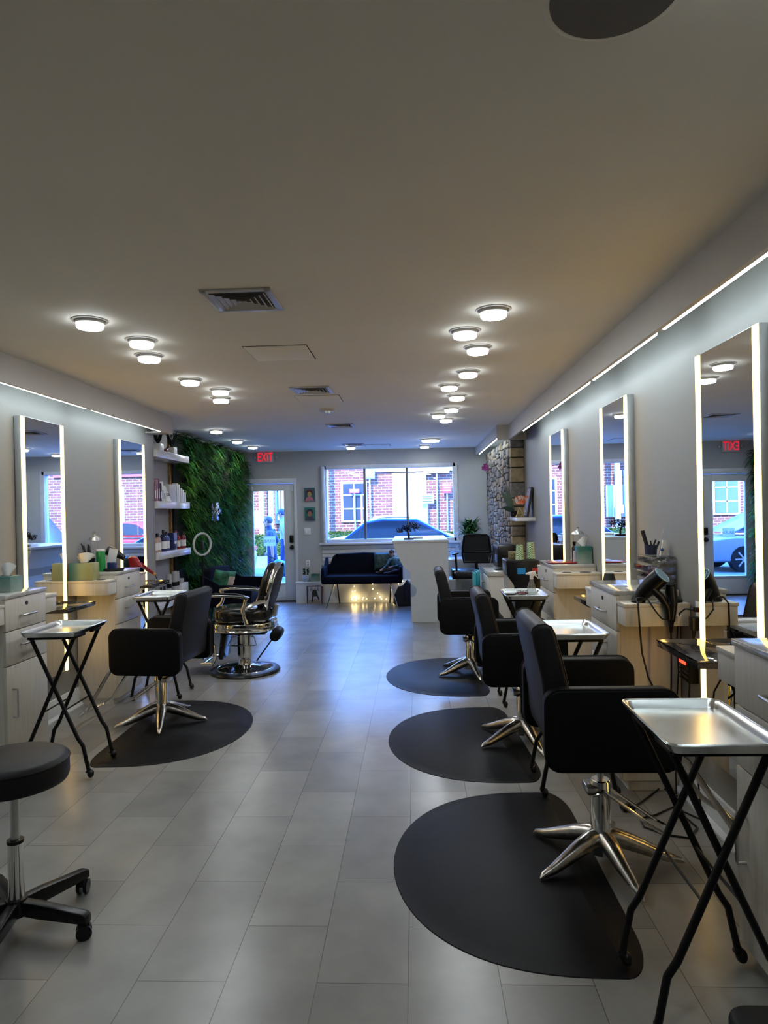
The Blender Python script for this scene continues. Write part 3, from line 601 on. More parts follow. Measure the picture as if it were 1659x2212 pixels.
# ================================================================== barber chair (seen from its side, faces -x)
t = thing('barber_chair', 'black and chrome vintage barber chair on a round base, left of the aisle', 'chair', (-1.71, 6.64, 0), 0.0)
MB().lathe([(0.0, 0.0), (0.335, 0.0), (0.345, 0.012), (0.335, 0.028), (0.285, 0.038), (0.27, 0.036)], seg=56).obj('base_ring', BLACKP, t)
MB().lathe([(0.27, 0.030), (0.262, 0.042), (0.18, 0.058), (0.09, 0.072), (0.0, 0.075)], seg=56).obj('base_plate', mat('polished black steel', (0.02, 0.02, 0.022), 0.06, 0.6), t)
MB().tube([(0.272*math.cos(2*PI*i/56), 0.272*math.sin(2*PI*i/56), 0.037) for i in range(56)], 0.004, 6, True).obj('base_trim', CHROME, t)
MB().lathe([(0.075, 0.06), (0.062, 0.09), (0.060, 0.14), (0.072, 0.145), (0.070, 0.37), (0.0, 0.37)], seg=32).obj('column', CHROME, t)
m = MB(); m.bx(-0.22, 0.23, -0.10, 0.10, 0.375, 0.40, 0.01); m.obj('pivot_plate', BLACKM, t)
m = MB()
for s in (-1, 1): m.tube([(s*0.075, -0.02, 0.345), (s*0.11, -0.06, 0.345), (s*0.14, -0.10, 0.275), (s*0.07, -0.10, 0.27), (0.0, -0.085, 0.27)], 0.006, 6)
m.obj('foot_pedal', CHROME, t)
def ell(a, b, n=32, p=2.6, cx=0, cy=0): return [(cx+a*abs(math.cos(2*PI*i/n))**(2/p)*(1 if math.cos(2*PI*i/n) >= 0 else -1), cy+b*abs(math.sin(2*PI*i/n))**(2/p)*(1 if math.sin(2*PI*i/n) >= 0 else -1)) for i in range(n)]
MB().prism(ell(0.32, 0.29), 'z', 0.42, 0.505, 0.012, seg=2).obj('seat_frame', CHROME, t)
MB().tube([(x, y, 0.435) for x, y in ell(0.326, 0.296)], 0.008, 6, True).obj('frame_rail', CHROME, t)
MB().prism(ell(0.285, 0.255), 'z', 0.50, 0.645, 0.05, seg=4).obj('seat', mat('glossy black leather', (0.008, 0.008, 0.008), 0.18, bump=0.05, bscale=40), t, ang=70)
for s in (-1, 1):
    y = s*0.30; ar = MB().prism([(-0.33, 0.755), (-0.32, 0.79), (-0.2, 0.80), (0.05, 0.79), (0.13, 0.765), (0.12, 0.745), (0.0, 0.765), (-0.2, 0.775), (-0.30, 0.765)], 'y', y-0.03, y+0.03, 0.008).obj('armrest', CHROME, t)
    MB().prism([(-0.27, 0.795), (-0.20, 0.812), (0.0, 0.805), (0.08, 0.785), (0.0, 0.785), (-0.2, 0.793)], 'y', y-0.028, y+0.028, 0.006).obj('arm_pad', VINYL, ar)
    m = MB(); m.tube([(-0.31, y, 0.765), (-0.29, y, 0.70), (-0.31, y*1.03, 0.64), (-0.35, y*1.05, 0.60), (-0.345, y, 0.565), (-0.27, y*0.98, 0.51)], [0.02, 0.018, 0.017, 0.024, 0.02, 0.018], 10); m.obj('arm_support', CHROME, t)
    m = MB(); m.tube([(0.10, y, 0.765), (0.085, y, 0.70), (0.065, y, 0.64), (0.075, y, 0.58), (0.10, y, 0.51)], [0.02, 0.018, 0.024, 0.018, 0.024], 10); m.tube([(0.075, y, 0.65), (0.17, y*0.93, 0.70), (0.26, y*0.75, 0.72)], [0.016, 0.018, 0.022], 8); m.obj('arm_support', CHROME, t)
# round padded back
Rb = Matrix.Rotation(math.radians(16), 3, 'Y')
def obj_rot(mb, name, m_, par, loc, ang=50): return mb.obj(name, m_, par, ang=ang, loc=loc)
m = MB(); 
bo = [(y, z) for y, z in ell(0.235, 0.255, 36, 2.4)]
m.prism(bo, 'x', 0.0, 0.045, 0.008, R=Rb, T=(0.28, 0, 0.835)); m.obj('back_shell', CHROME, t)
m = MB(); m.prism([(y*0.93, z*0.93) for y, z in bo], 'x', -0.075, 0.002, 0.03, seg=4, R=Rb, T=(0.28, 0, 0.835)); m.obj('backrest', MATS['glossy black leather'], t, ang=70)
m = MB(); m.prism([(y*0.86, z*0.86) for y, z in bo], 'x', 0.043, 0.052, 0.004, R=Rb, T=(0.28, 0, 0.835)); m.obj('back_panel', MATTEB, t)
MB().box((0.31, 0, 0.60), (0.05, 0.10, 0.12), 0.01, (0, 0.2, 0)).obj('back_bracket', STEEL, t)
for s in (-1, 1): MB().cyl((0.27, s*0.235, 0.79), (0.27, s*0.25, 0.79), 0.02).obj('back_knob', CHROME, t)
m = MB()
for s in (-1, 1): m.tube([(-0.30, s*0.20, 0.45), (-0.315, s*0.20, 0.38), (-0.295, s*0.20, 0.33), (-0.25, s*0.20, 0.29), (-0.245, s*0.20, 0.16), (-0.27, s*0.20, 0.115), (-0.38, s*0.19, 0.11)], 0.021, 10)
m.tube([(-0.36, -0.19, 0.11), (-0.36, 0.19, 0.11)], 0.015, 8); m.obj('footrest_arm', CHROME, t)
m = MB(); m.box((-0.46, 0, 0.15), (0.20, 0.36, 0.02), 0.008, (0, -0.08, 0)); m.obj('footrest_plate', CHROME, t)
MB().box((-0.19, 0, 0.27), (0.05, 0.30, 0.26), 0.02, (0, 0.12, 0)).obj('calf_pad', MATS['glossy black leather'], t)
m = MB(); m.box((0.345, -0.10, 0.385), (0.10, 0.22, 0.13), 0.045, (0, 0.5, 0), seg=4); hr = m.obj('headrest', VINYL, t, ang=70)
MB().cyl((0.31, -0.10, 0.35), (0.145, -0.12, 0.125), 0.007).obj('headrest_bar', BLACKM, hr)

# ================================================================== ring light on its tripod
t = thing('ring_light', 'white ring light on a black tripod in front of the green wall', 'ring light', (-2.46, 7.72, 0), 0.0)
Rr = Matrix.Rotation(math.radians(58), 3, 'Z')
MB().add([], []).tube([tuple(Rr @ Vector((0.125*math.cos(2*PI*i/48), 0, 0.125*math.sin(2*PI*i/48)))+Vector((0, 0, 1.215))) for i in range(48)], 0.013, 10, True).obj('ring', mat('milky white lamp ring', (0.45, 0.48, 0.50), 0.3), t, ang=60)
m = MB(); m.tube([(0, 0, 1.09), (0, 0, 0.55)], 0.009, 8); m.tube([(0, 0, 0.58), (0, 0, 0.10)], 0.013, 8); m.ball((0, 0, 1.075), 0.018); m.box((0, 0, 1.20), (0.02, 0.06, 0.10), 0.004); m.obj('pole', BLACKM, t)
for i in range(3): a = 2*PI*i/3+0.4; MB().tube([(0, 0, 0.45), (0.26*math.cos(a), 0.26*math.sin(a), 0.01)], 0.008, 6).obj('leg', BLACKM, t)

# ================================================================== wall shelves by the corner, with what stands on them
def wshelf(z, label):
    t = thing('wall_shelf', label, 'shelf', (-2.915, 7.79, z), group='white shelves by the green wall')
    MB().bx(-0.115, 0.115, -0.54, 0.54, -0.08, 0, 0.002).obj('shelf_board', WHITEG, t); return t
SZ = [2.28, 1.715, 1.15, 0.597]
for z, s in zip(SZ, ('glossy white wall shelf with two vases, topmost of four', 'glossy white wall shelf with boxes, second from the top', 'glossy white wall shelf with bottles, third from the top', 'glossy white wall shelf, lowest of four, with white tubes')): wshelf(z, s)
for y, s in ((7.45, 'white underside puck light under the top shelf, left'), (7.8, 'white underside puck light under the top shelf, right')):
    t = thing('puck_light', s, 'puck light', (-2.9, y, 2.2), group='puck lights'); MB().cyl((0, 0, -0.012), (0, 0, 0.0), 0.035, seg=20).obj('puck', WHITEP, t)
for y, s, dk in ((7.50, 'white square vase with dark drooping foliage on the top shelf, left', 0), (7.93, 'white square vase with tall dark leaves on the top shelf, right', 1)):
    t = thing('vase', s, 'vase', (-2.87, y, 2.28), group='vases on the top shelf'); MB().bx(-0.045, 0.045, -0.06, 0.06, 0, 0.085, 0.004).obj('pot', WHITEP, t)
    m = MB(); r = random.Random(5+dk)
    for k in range(10): a = r.uniform(0, 2*PI); m.blade((0, 0, 0.08), (0.3*math.cos(a), 0.3*math.sin(a), 1), (math.sin(a), -math.cos(a), 0.2), r.uniform(0.14, 0.24), 0.04, 0.1)
    m.obj('foliage', mat('dusky leaves', (0.03, 0.045, 0.04), 0.5), t)
t = thing('small_bottle', 'small red and white bottle lying between the vases', 'bottle', (-2.85, 7.72, 2.315)); MB().cyl((0, -0.06, -0.015), (0, 0.05, 0.02), 0.018).obj('bottle_body', mat('dark red glaze', (0.12, 0.02, 0.02), 0.3), t)
def bottle(name, x, y, z, r, h, body, cap, lab, label, group, labm=PAPER, pump=True):
    t = thing(name, label, 'bottle', (x, y, z), group=group)
    MB().lathe([(0, 0), (r*0.95, 0), (r, 0.006), (r, h*0.66), (r*0.9, h*0.74), (r*0.42, h*0.80), (r*0.40, h*0.84), (0, h*0.84)], seg=18).obj('bottle_body', body, t)
    MB().lathe([(r*0.46, h*0.83), (r*0.46, h*0.98), (r*0.40, h), (0, h)], seg=14).obj('cap', cap, t)
    MB().lathe([(r*1.01, h*0.14), (r*1.01, h*0.52)], seg=18).obj('bottle_label', labm, t)
    return t
PK = mat('pale pink plastic', (0.45, 0.30, 0.26), 0.3); DB = mat('dark blue plastic', (0.02, 0.03, 0.12), 0.25); MR = mat('maroon plastic', (0.20, 0.015, 0.03), 0.25); GY = mat('silver grey plastic', (0.42, 0.42, 0.43), 0.3); PU = mat('plum card', (0.15, 0.04, 0.07), 0.4); BLU = mat('bright blue plastic', (0.05, 0.09, 0.32), 0.25)
for i, (y, x, r, h, b, z, s) in enumerate([(7.27, -2.85, 0.040, 0.20, PK, 0, 'pale pink pump bottle at the left end'), (7.37, -2.85, 0.040, 0.21, PK, 0, 'pale pink pump bottle, second from the left end'),
        (7.25, -2.95, 0.035, 0.36, BLACKP, 0, 'tall black bottle in the back at the left end'), (7.36, -2.96, 0.036, 0.34, BLU, 0, 'tall blue bottle in the back at the left'),
        (7.56, -2.85, 0.036, 0.22, DB, 0, 'dark blue bottle in front, left of a blue one'), (7.66, -2.86, 0.038, 0.22, BLU, 0, 'blue bottle with white label in the middle'), (7.76, -2.93, 0.036, 0.24, DB, 0, 'dark blue bottle in the back of the middle'),
        (8.02, -2.86, 0.036, 0.20, RED, 0, 'red bottle in front, nearest the middle'), (8.14, -2.92, 0.034, 0.22, RED, 0, 'red tall bottle in the back'), (8.20, -2.85, 0.034, 0.20, MR, 0, 'maroon bottle at the right end')]):
    bottle('bottle', x, y, 1.15, r, h, b, BLACKP if b is not RED or i < 8 else MR, 0, s+' of the third shelf', 'bottles on the third shelf')
t = thing('product_box', 'dark navy box with white print between the blue and red bottles', 'box', (-2.87, 7.88, 1.15)); MB().bx(-0.04, 0.04, -0.05, 0.05, 0, 0.20, 0.003).obj('box_card', DB, t)
MB().bx(0.0402, 0.041, -0.035, 0.035, 0.07, 0.10).obj('printed_label', PAPER, t)
r = random.Random(9); y = 7.22
for i, (w, h, mt_, s) in enumerate([(0.045, 0.21, PU, 'plum box at the left end'), (0.04, 0.24, mat('mauve card', (0.32, 0.16, 0.22), 0.4), 'mauve tall box next to the plum one'), (0.045, 0.25, PU, 'tall dark plum box, third from the left'), (0.04, 0.20, BLACKP, 'black box beside the tall plum one'), (0.035, 0.22, PAPER, 'white slim box right of the black one'), (0.04, 0.17, PAPER, 'short white box with dark lid')]):
    t = thing('product_box', s+', second shelf', 'box', (-2.86, y+w/2, 1.715), group='boxes on the second shelf'); MB().bx(-0.05, 0.05, -w/2+0.003, w/2-0.003, 0, h, 0.003).obj('box_card', mt_, t)
    MB().bx(0.0502, 0.051, -w/4, w/4, 0.03, h*0.55).obj('printed_label', PAPER if mt_ is not PAPER else BLACKP, t); y += w+0.012
t = thing('display_card', 'slanted white display card with printed letters on the second shelf', 'card', (-2.83, 7.62, 1.717))
MB().prism([(0, 0), (0.035, 0), (-0.03, 0.18), (-0.035, 0.18)], 'y', -0.06, 0.06).obj('card_sheet', PAPER, t)
text('card_lettering', 'ECRU', 0.045, (0.020, 0, 0.075), (math.radians(70), 0, PI/2), mat('dark grey ink', (0.05, 0.05, 0.06), 0.6), t)
t = thing('product_box', 'wide white corrugated display box in the middle of the second shelf', 'box', (-2.88, 7.82, 1.715)); MB().bx(-0.06, 0.06, -0.13, 0.10, 0, 0.20, 0.004).obj('box_card', mat('off white card', (0.50, 0.49, 0.48), 0.5), t)
for i, (y, h) in enumerate([(7.965, 0.22), (8.02, 0.21), (8.10, 0.17), (8.16, 0.15), (8.23, 0.12)]):
    t = thing('product_box', 'white box in the descending row on the second shelf, '+['tallest', 'second tallest', 'third of five', 'fourth of five', 'shortest'][i], 'box', (-2.85, y, 1.715), group='white boxes stepping down'); MB().bx(-0.03, 0.03, -0.022, 0.022, 0, h, 0.003).obj('box_card', WHITEP, t)
for i, (y, h, r_) in enumerate([(7.72, 0.28, 0.03), (7.90, 0.30, 0.03), (7.98, 0.29, 0.03)]):
    t = thing('hair_product_tube', 'silver white hair product tube on the lowest shelf, '+['leftmost of three', 'middle of three', 'rightmost of three'][i], 'tube', (-2.86, y, 0.597), group='tubes on the lowest shelf'); MB().lathe([(0, 0), (r_, 0), (r_, h*0.9), (r_*0.9, h), (0, h)], seg=18).obj('tube_body', GY, t); MB().lathe([(r_*1.01, 0.12), (r_*1.01, 0.17)], seg=18).obj('tube_band', BLACKP, t)
t = thing('product_box', 'white box at the right end of the lowest shelf under a small jar', 'box', (-2.87, 8.17, 0.597)); MB().bx(-0.05, 0.05, -0.12, 0.10, 0, 0.13, 0.003).obj('box_card', WHITEP, t)
t = thing('jar', 'small grey jar on the white box of the lowest shelf', 'jar', (-2.86, 8.11, 0.727)); MB().lathe([(0, 0), (0.035, 0), (0.04, 0.03), (0.04, 0.06), (0, 0.06)], seg=18).obj('jar_body', GY, t)
for i, y in enumerate((7.42, 7.52)):
    t = thing('pump_bottle', 'black pump bottle on the lowest shelf, '+['left one', 'right one'][i], 'bottle', (-2.84, y, 0.597), group='black pump bottles'); MB().lathe([(0, 0), (0.03, 0), (0.03, 0.10), (0.012, 0.13), (0.012, 0.16), (0, 0.16)], seg=16).obj('bottle_body', BLACKP, t)

# ================================================================== green wall of ferns
r = random.Random(11); m = MB(); GX = -2.985
def tuft(y, z, n, sz, mi, up=0.25):
    for k in range(n):
        a = r.uniform(-1.0, 1.0); d = Vector((r.uniform(0.45, 1.0), r.uniform(-0.75, 0.25), r.uniform(0.0, 0.9)))
        m.blade((GX+r.uniform(0, 0.04), y+r.uniform(-.03, .03), z+r.uniform(-.03, .03)), d, (r.uniform(-.3, .3), r.uniform(-.5, .5), 1), sz*r.uniform(0.6, 1.2), r.uniform(0.009, 0.019), r.uniform(0.45, 0.8), r.choice([mi, mi, mi, 0, 2 if mi in (1, 2) else mi]), k=4)
for i in range(1050):
    y = r.uniform(8.26, 11.66); z = r.uniform(0.04, 2.56); q = math.sin(y*2.1+z*1.7)+math.sin(z*3.3-y*1.3)+r.uniform(-.9, .9)
    if 9.42 < y < 10.02 and 1.42 < z < 1.76 and r.random() < 0.93: continue
    mi = 2 if q > 1.1 else 3 if q < -1.2 else 4 if r.random() < 0.08 else 1 if r.random() < 0.55 else 0
    tuft(y, z, r.randint(7, 12), r.uniform(0.16, 0.30), mi)
gw = thing('green_wall', 'dense wall of artificial fern leaves covering the left wall by the door', 'plant wall', (0, 0, 0))
MB().bx(XN+0.001, GX+0.005, 8.27, 11.62, 0.005, 2.58).obj('backing_panel', DIRT, gw, smooth=False)
m.v = [(x, max(y, 8.335) if x > -3.03 else y, min(z, 2.6)) for x, y, z in m.v]
fo = m.obj('foliage', LEAF, gw, smooth=False); fo['kind'] = 'stuff'
sg = thing('wall_sign', 'silver mirrored sign with letters set in the green wall', 'sign', (-2.88, 9.74, 1.60))
MB().bx(-0.006, 0, -0.24, 0.24, -0.14, 0.14, 0.002).obj('sign_plate', mat('dark mirror plate', (0.12, 0.13, 0.16), 0.08, 1.0), sg)
text('sign_lettering', 'SALON', 0.15, (0.004, 0, 0), (PI/2, 0, PI/2), CHROME, sg, 0.004, sx=0.9)

# ================================================================== dark sofas
def sofa(w, d, hb, label, name='sofa', slope=True):
    """back along +y side, faces -y, width along x, origin floor centre of the front edge"""
    t = thing(name, label, 'sofa', (0, 0, 0)); zb = 0.385
    m = MB(); m.bx(-w/2+0.05, w/2-0.05, 0.0, d-0.10, zb+0.015, zb+0.13, 0.03, seg=3); m.obj('seat', NAVY, t, ang=60)
    MB().bx(-w/2+0.01, w/2-0.01, 0.01, d-0.02, zb, zb+0.04, 0.01).obj('sofa_base', NAVY, t)
    o = [(-w/2, zb+0.02), (-w/2, zb+0.26), (-w/2+0.09, zb+0.29), (-w/2+0.14, zb+0.42), (-w/2+0.19, zb+0.455), (0, zb+0.475), (w/2-0.19, zb+0.455), (w/2-0.14, zb+0.42), (w/2-0.09, zb+0.29), (w/2, zb+0.26), (w/2, zb+0.02)]
    MB().prism(o, 'y', d-0.11, d, 0.02, seg=3).obj('backrest', NAVY, t, ang=60)
    for s in (-1, 1):
        x0, x1 = s*(w/2), s*(w/2-0.055)
        MB().prism([(0.0, zb+0.02), (-0.01, zb+0.22), (0.03, zb+0.265), (d-0.25, zb+0.275), (d-0.05, zb+0.40), (d-0.02, zb+0.40), (d-0.02, zb+0.02)], 'x', min(x0, x1), max(x0, x1), 0.015).obj('armrest', NAVY, t)
    for sx in (-1, 1):
        MB().tube([(sx*(w/2-0.20), 0.10, zb), (sx*(w/2-0.08), 0.0, 0.003)], 0.011, 8).obj('leg', CHROME, t)
        MB().tube([(sx*(w/2-0.20), d-0.12, zb), (sx*(w/2-0.23), d-0.05, 0.003)], 0.011, 8).obj('leg', BLACKM, t)
    return t
o = sofa(1.31, 0.62, 0.8, 'dark navy two seat sofa with metal legs before the window ledge'); o.location = (-0.875, 10.84, 0)
o = sofa(1.20, 0.66, 0.8, 'dark navy sofa against the green wall, left of the door'); o.location = (-2.08, 9.02, 0); o.rotation_euler.z = PI/2+0.0
CUSH = mat('leaf print cushion', (0.03, 0.16, 0.09), 0.8, var=0.9, scale=9)
def cushion(name, label, loc, rot, ms, w=0.40):
    t = thing(name, label, 'cushion', loc); t.rotation_euler = rot
    m = MB(); n = 12; vs = []; 
    for sgn in (1, -1):
        for i in range(n+1):
            for j in range(n+1):
                u, v = i/n*2-1, j/n*2-1; e = max(0, (1-u**4))*max(0, (1-v**4)); k = 1-0.06*(abs(u*v))
                vs.append((u*w/2*(1-0.05*(1-abs(v))**1), sgn*(0.004+0.065*e**0.5), v*w/2*(1-0.05*(1-abs(u)))))
    fs = []; N1 = n+1
    for s_ in range(2):
        for i in range(n):
            for j in range(n): a = s_*N1*N1+i*N1+j; fs.append((a, a+1, a+N1+1, a+N1))
    for i in range(n):
        for a, b in ((i, i+1), (n*N1+i, n*N1+i+1), (i*N1, (i+1)*N1), (i*N1+n, (i+1)*N1+n)): fs.append((a, b, b+N1*N1, a+N1*N1))
    m.add(vs, fs); m.obj('cushion_cover', ms, t, ang=80); return t
c1 = cushion('cushion', 'green and cream leaf print cushion on the sofa by the green wall', (-2.50, 8.66, 0.68), (0.30, 0.15, PI/2-0.75), CUSH, 0.31)
MB().bx(0.03, 0.12, -0.072, -0.055, -0.12, 0.10, 0.008).obj('cream_patch', mat('cream print', (0.55, 0.45, 0.40), 0.8, var=0.25, scale=14), c1)
cushion('cushion', 'dark green leaf print cushion behind the seated person', (-0.545, 11.27, 0.71), (-0.22, 0, 0.1), mat('dark tropical print', (0.012, 0.035, 0.028), 0.8, var=0.98, scale=22), 0.30)

# ================================================================== people
SKIN = mat('skin', (0.42, 0.22, 0.15), 0.5, var=0.05)
def human(name, label, loc, rz, J, k, mats_, hair, haircol, hold=None):
    """J: joints in metres for a 1.75 m figure scaled by k; mats_ = (top, bottom, shoe)"""
    t = thing(name, label, 'person', loc, rz)
    names = {}; vs = []; es = []; rad = []; lab = []
    def V(n, p, r): names[n] = len(vs); vs.append(Vector(p)*k); rad.append(r*k)
    def E_(a, b, l): es.append((names[a], names[b])); lab.append(l)
    V('pel', J['pel'], 0.125); V('wai', J['wai'], 0.12); V('che', J['che'], 0.135); V('nec', J['nec'], 0.06)
    V('hd1', J['hd1'], 0.078); V('hd2', J['hd2'], 0.092); V('hd3', J['hd3'], 0.062)
    E_('pel', 'wai', 1); E_('wai', 'che', 1); E_('che', 'nec', 1); E_('nec', 'hd1', 0); E_('hd1', 'hd2', 0); E_('hd2', 'hd3', 0)
    for s in 'lr':
        V('sh'+s, J['sh'+s], 0.062); V('el'+s, J['el'+s], 0.043); V('wr'+s, J['wr'+s], 0.028)
        d = (Vector(J['wr'+s])-Vector(J['el'+s])).normalized(); hp = Vector(J['wr'+s])+d*0.075; V('ha'+s, hp, 0.026)
        E_('che', 'sh'+s, 1); E_('sh'+s, 'el'+s, 1); E_('el'+s, 'wr'+s, J.get('sleeve', 0)); E_('wr'+s, 'ha'+s, 0)
        sd_ = d.orthogonal().normalized(); nn = d.cross(sd_)
        for i, (o_, ln) in enumerate(((-0.024, 0.07), (-0.008, 0.08), (0.008, 0.075), (0.024, 0.06))):
            V(f'f{s}{i}', hp+sd_*o_+d*ln*0.55, 0.0095); V(f'g{s}{i}', hp+sd_*o_+d*ln+nn*0.022, 0.008); E_('ha'+s, f'f{s}{i}', 0); E_(f'f{s}{i}', f'g{s}{i}', 0)
        V('th'+s, Vector(J['wr'+s])+d*0.04+nn*0.045+sd_*0.01, 0.011); E_('wr'+s, 'th'+s, 0)
        V('hi'+s, J['hi'+s], 0.092); V('kn'+s, J['kn'+s], 0.062); V('an'+s, J['an'+s], 0.04); V('to'+s, J['to'+s], 0.038)
        E_('pel', 'hi'+s, 2); E_('hi'+s, 'kn'+s, 2); E_('kn'+s, 'an'+s, J.get('leg', 2)); E_('an'+s, 'to'+s, 3)
    me = bpy.data.meshes.new('body'); me.from_pydata(vs, es, []); o = bpy.data.objects.new('body', me); COL.objects.link(o)
    md = o.modifiers.new('s', 'SKIN'); sv = me.skin_vertices[0].data
    for i, r_ in enumerate(rad): sv[i].radius = (r_, r_)
    for i in (names['che'], names['pel']): sv[i].radius = (rad[i]*1.15, rad[i]*0.85)
    sv[names['pel']].use_root = True
    md2 = o.modifiers.new('u', 'SUBSURF'); md2.levels = 2; md2.render_levels = 2
    bpy.context.view_layer.update(); dg = bpy.context.evaluated_depsgraph_get()
    nm = bpy.data.meshes.new_from_object(o.evaluated_get(dg)); bpy.data.objects.remove(o)
    nm.name = 'body'; nm.materials.clear()
    for m_ in (SKIN,)+tuple(mats_): nm.materials.append(m_)
    segs = [(vs[a], vs[b], l, (rad[a]+rad[b])/2) for (a, b), l in zip(es, lab)]
    for p in nm.polygons:
        c = p.center; best = 1e9; bl = 0
        for a, b, l, rr in segs:
            ab = b-a; u = max(0, min(1, (c-a).dot(ab)/max(1e-9, ab.dot(ab)))); dd = (c-(a+ab*u)).length/rr
            if dd < best: best = dd; bl = l
        p.material_index = bl; p.use_smooth = True
    b = bpy.data.objects.new('body', nm); COL.objects.link(b); b.parent = t
    hd = Vector(J['hd2'])*k; fd = Vector(J['face']).normalized(); rgt = fd.cross(Vector((0, 0, 1))).normalized()
    m = MB(); m.ball(hd-fd*0.018*k+Vector((0, 0, 0.028*k)), 0.105*k, (0.95, 0.95, 0.95), 16); hh = m.obj('hair', haircol, t, ang=80) if hair else None
    m = MB(); m.ball(hd+fd*0.098*k-Vector((0, 0, 0.015*k)), 0.016*k, (1, 1, 1.4), 8); m.obj('nose', SKIN, t)
    for s in (-1, 1): MB().ball(hd+rgt*s*0.09*k-Vector((0, 0, 0.01*k)), 0.02*k, (0.6, 1, 1.5), 8).obj('ear', SKIN, t)
    for s in (-1, 1): MB().ball(hd+fd*0.088*k+rgt*s*0.032*k+Vector((0, 0, 0.008*k)), 0.010*k, (1, 1, 0.8), 8).obj('eye', MATTEB, t)
    MB().box(tuple(hd+fd*0.088*k-Vector((0, 0, 0.05*k))), (0.035*k, 0.035*k, 0.008*k)).obj('mouth', mat('lips', (0.3, 0.09, 0.08), 0.5), t)
    return t
CAMO = mat('teal patterned shirt', (0.05, 0.11, 0.12), 0.8, var=0.95, scale=22); DKP = mat('dark trousers', (0.02, 0.012, 0.016), 0.8); BLJ = mat('blue jeans', (0.015, 0.035, 0.10), 0.8, var=0.25, scale=30); BTS = mat('blue tee shirt', (0.03, 0.045, 0.09), 0.8, var=0.1); GRC = mat('grey cap', (0.07, 0.075, 0.10), 0.8); WTS = mat('white tee shirt', (0.3, 0.3, 0.3), 0.8)
seat = {'pel': (0, 0.02, 0.10), 'wai': (-0.02, 0.04, 0.26), 'che': (-0.06, 0.03, 0.44), 'nec': (-0.13, 0.0, 0.58), 'hd1': (-0.16, -0.02, 0.66), 'hd2': (-0.17, -0.04, 0.73), 'hd3': (-0.16, -0.03, 0.80), 'face': (-0.75, -0.65, -0.35),
        'shl': (0.13, 0.0, 0.50), 'ell': (0.10, -0.18, 0.30), 'wrl': (-0.14, -0.28, 0.26), 'shr': (-0.22, 0.0, 0.48), 'elr': (-0.34, -0.14, 0.30), 'wrr': (-0.46, -0.24, 0.20), 'sleeve': 1,
        'hil': (0.10, -0.02, 0.08), 'knl': (0.02, -0.42, 0.13), 'anl': (-0.30, -0.50, 0.06), 'tol': (-0.44, -0.54, 0.06), 'hir': (-0.10, -0.02, 0.08), 'knr': (-0.34, -0.30, 0.16), 'anr': (-0.62, -0.16, 0.05), 'tor': (-0.74, -0.20, 0.05)}
human('person', 'person in a teal patterned shirt slumped at the right end of the sofa, head bowed', (-0.32, 11.19, 0.515), 0.0, seat, 0.47, (CAMO, DKP, BLACKP), True, mat('brown hair', (0.05, 0.025, 0.015), 0.7))
walk = {'pel': (0, 0, 0.92), 'wai': (0, 0, 1.06), 'che': (-0.02, 0, 1.27), 'nec': (-0.05, 0, 1.44), 'hd1': (-0.07, 0, 1.53), 'hd2': (-0.08, 0, 1.60), 'hd3': (-0.075, 0, 1.67), 'face': (-1, 0, -0.1),
        'shl': (-0.01, -0.18, 1.36), 'ell': (0.04, -0.22, 1.10), 'wrl': (0.06, -0.22, 0.86), 'shr': (-0.01, 0.18, 1.36), 'elr': (0.10, 0.22, 1.12), 'wrr': (-0.10, 0.22, 0.92),
        'hil': (0, -0.09, 0.88), 'knl': (-0.04, -0.09, 0.48), 'anl': (-0.02, -0.09, 0.08), 'tol': (-0.18, -0.09, 0.035), 'hir': (0, 0.09, 0.88), 'knr': (0.10, 0.09, 0.50), 'anr': (0.42, 0.09, 0.22), 'tor': (0.40, 0.09, 0.10)}
p1 = human('person', 'person in blue shirt and jeans walking past outside the glass door', (-3.12, 14.6, -0.12), 0.0, walk, 0.93, (BTS, BLJ, mat('grey shoe', (0.1, 0.1, 0.12), 0.7)), True, GRC)
p2 = human('person', 'person in white shirt and cap walking behind the one in blue outside', (-3.32, 17.1, -0.12), 0.0, dict(walk, wrr=(-0.34, 0.2, 1.12), elr=(-0.06, 0.22, 1.12)), 1.03, (WTS, BLJ, MATS['grey shoe']), True, mat('dark cap', (0.04, 0.05, 0.09), 0.8))
bgg = thing('duffel_bag', 'teal duffel bag carried by the person walking outside', 'bag', (-2.84, 14.36, 0.40)); MB().box((0, 0, 0), (0.42, 0.22, 0.24), 0.08, (0, 0.35, 0), seg=4).obj('bag_body', mat('teal nylon', (0.02, 0.13, 0.16), 0.6), bgg)
MB().tube([(-0.34, 0.0, 0.26), (-0.22, 0, 0.20), (-0.05, 0, 0.13), (0.1, 0, 0.05)], 0.014, 6).obj('strap', BLACKP, bgg)

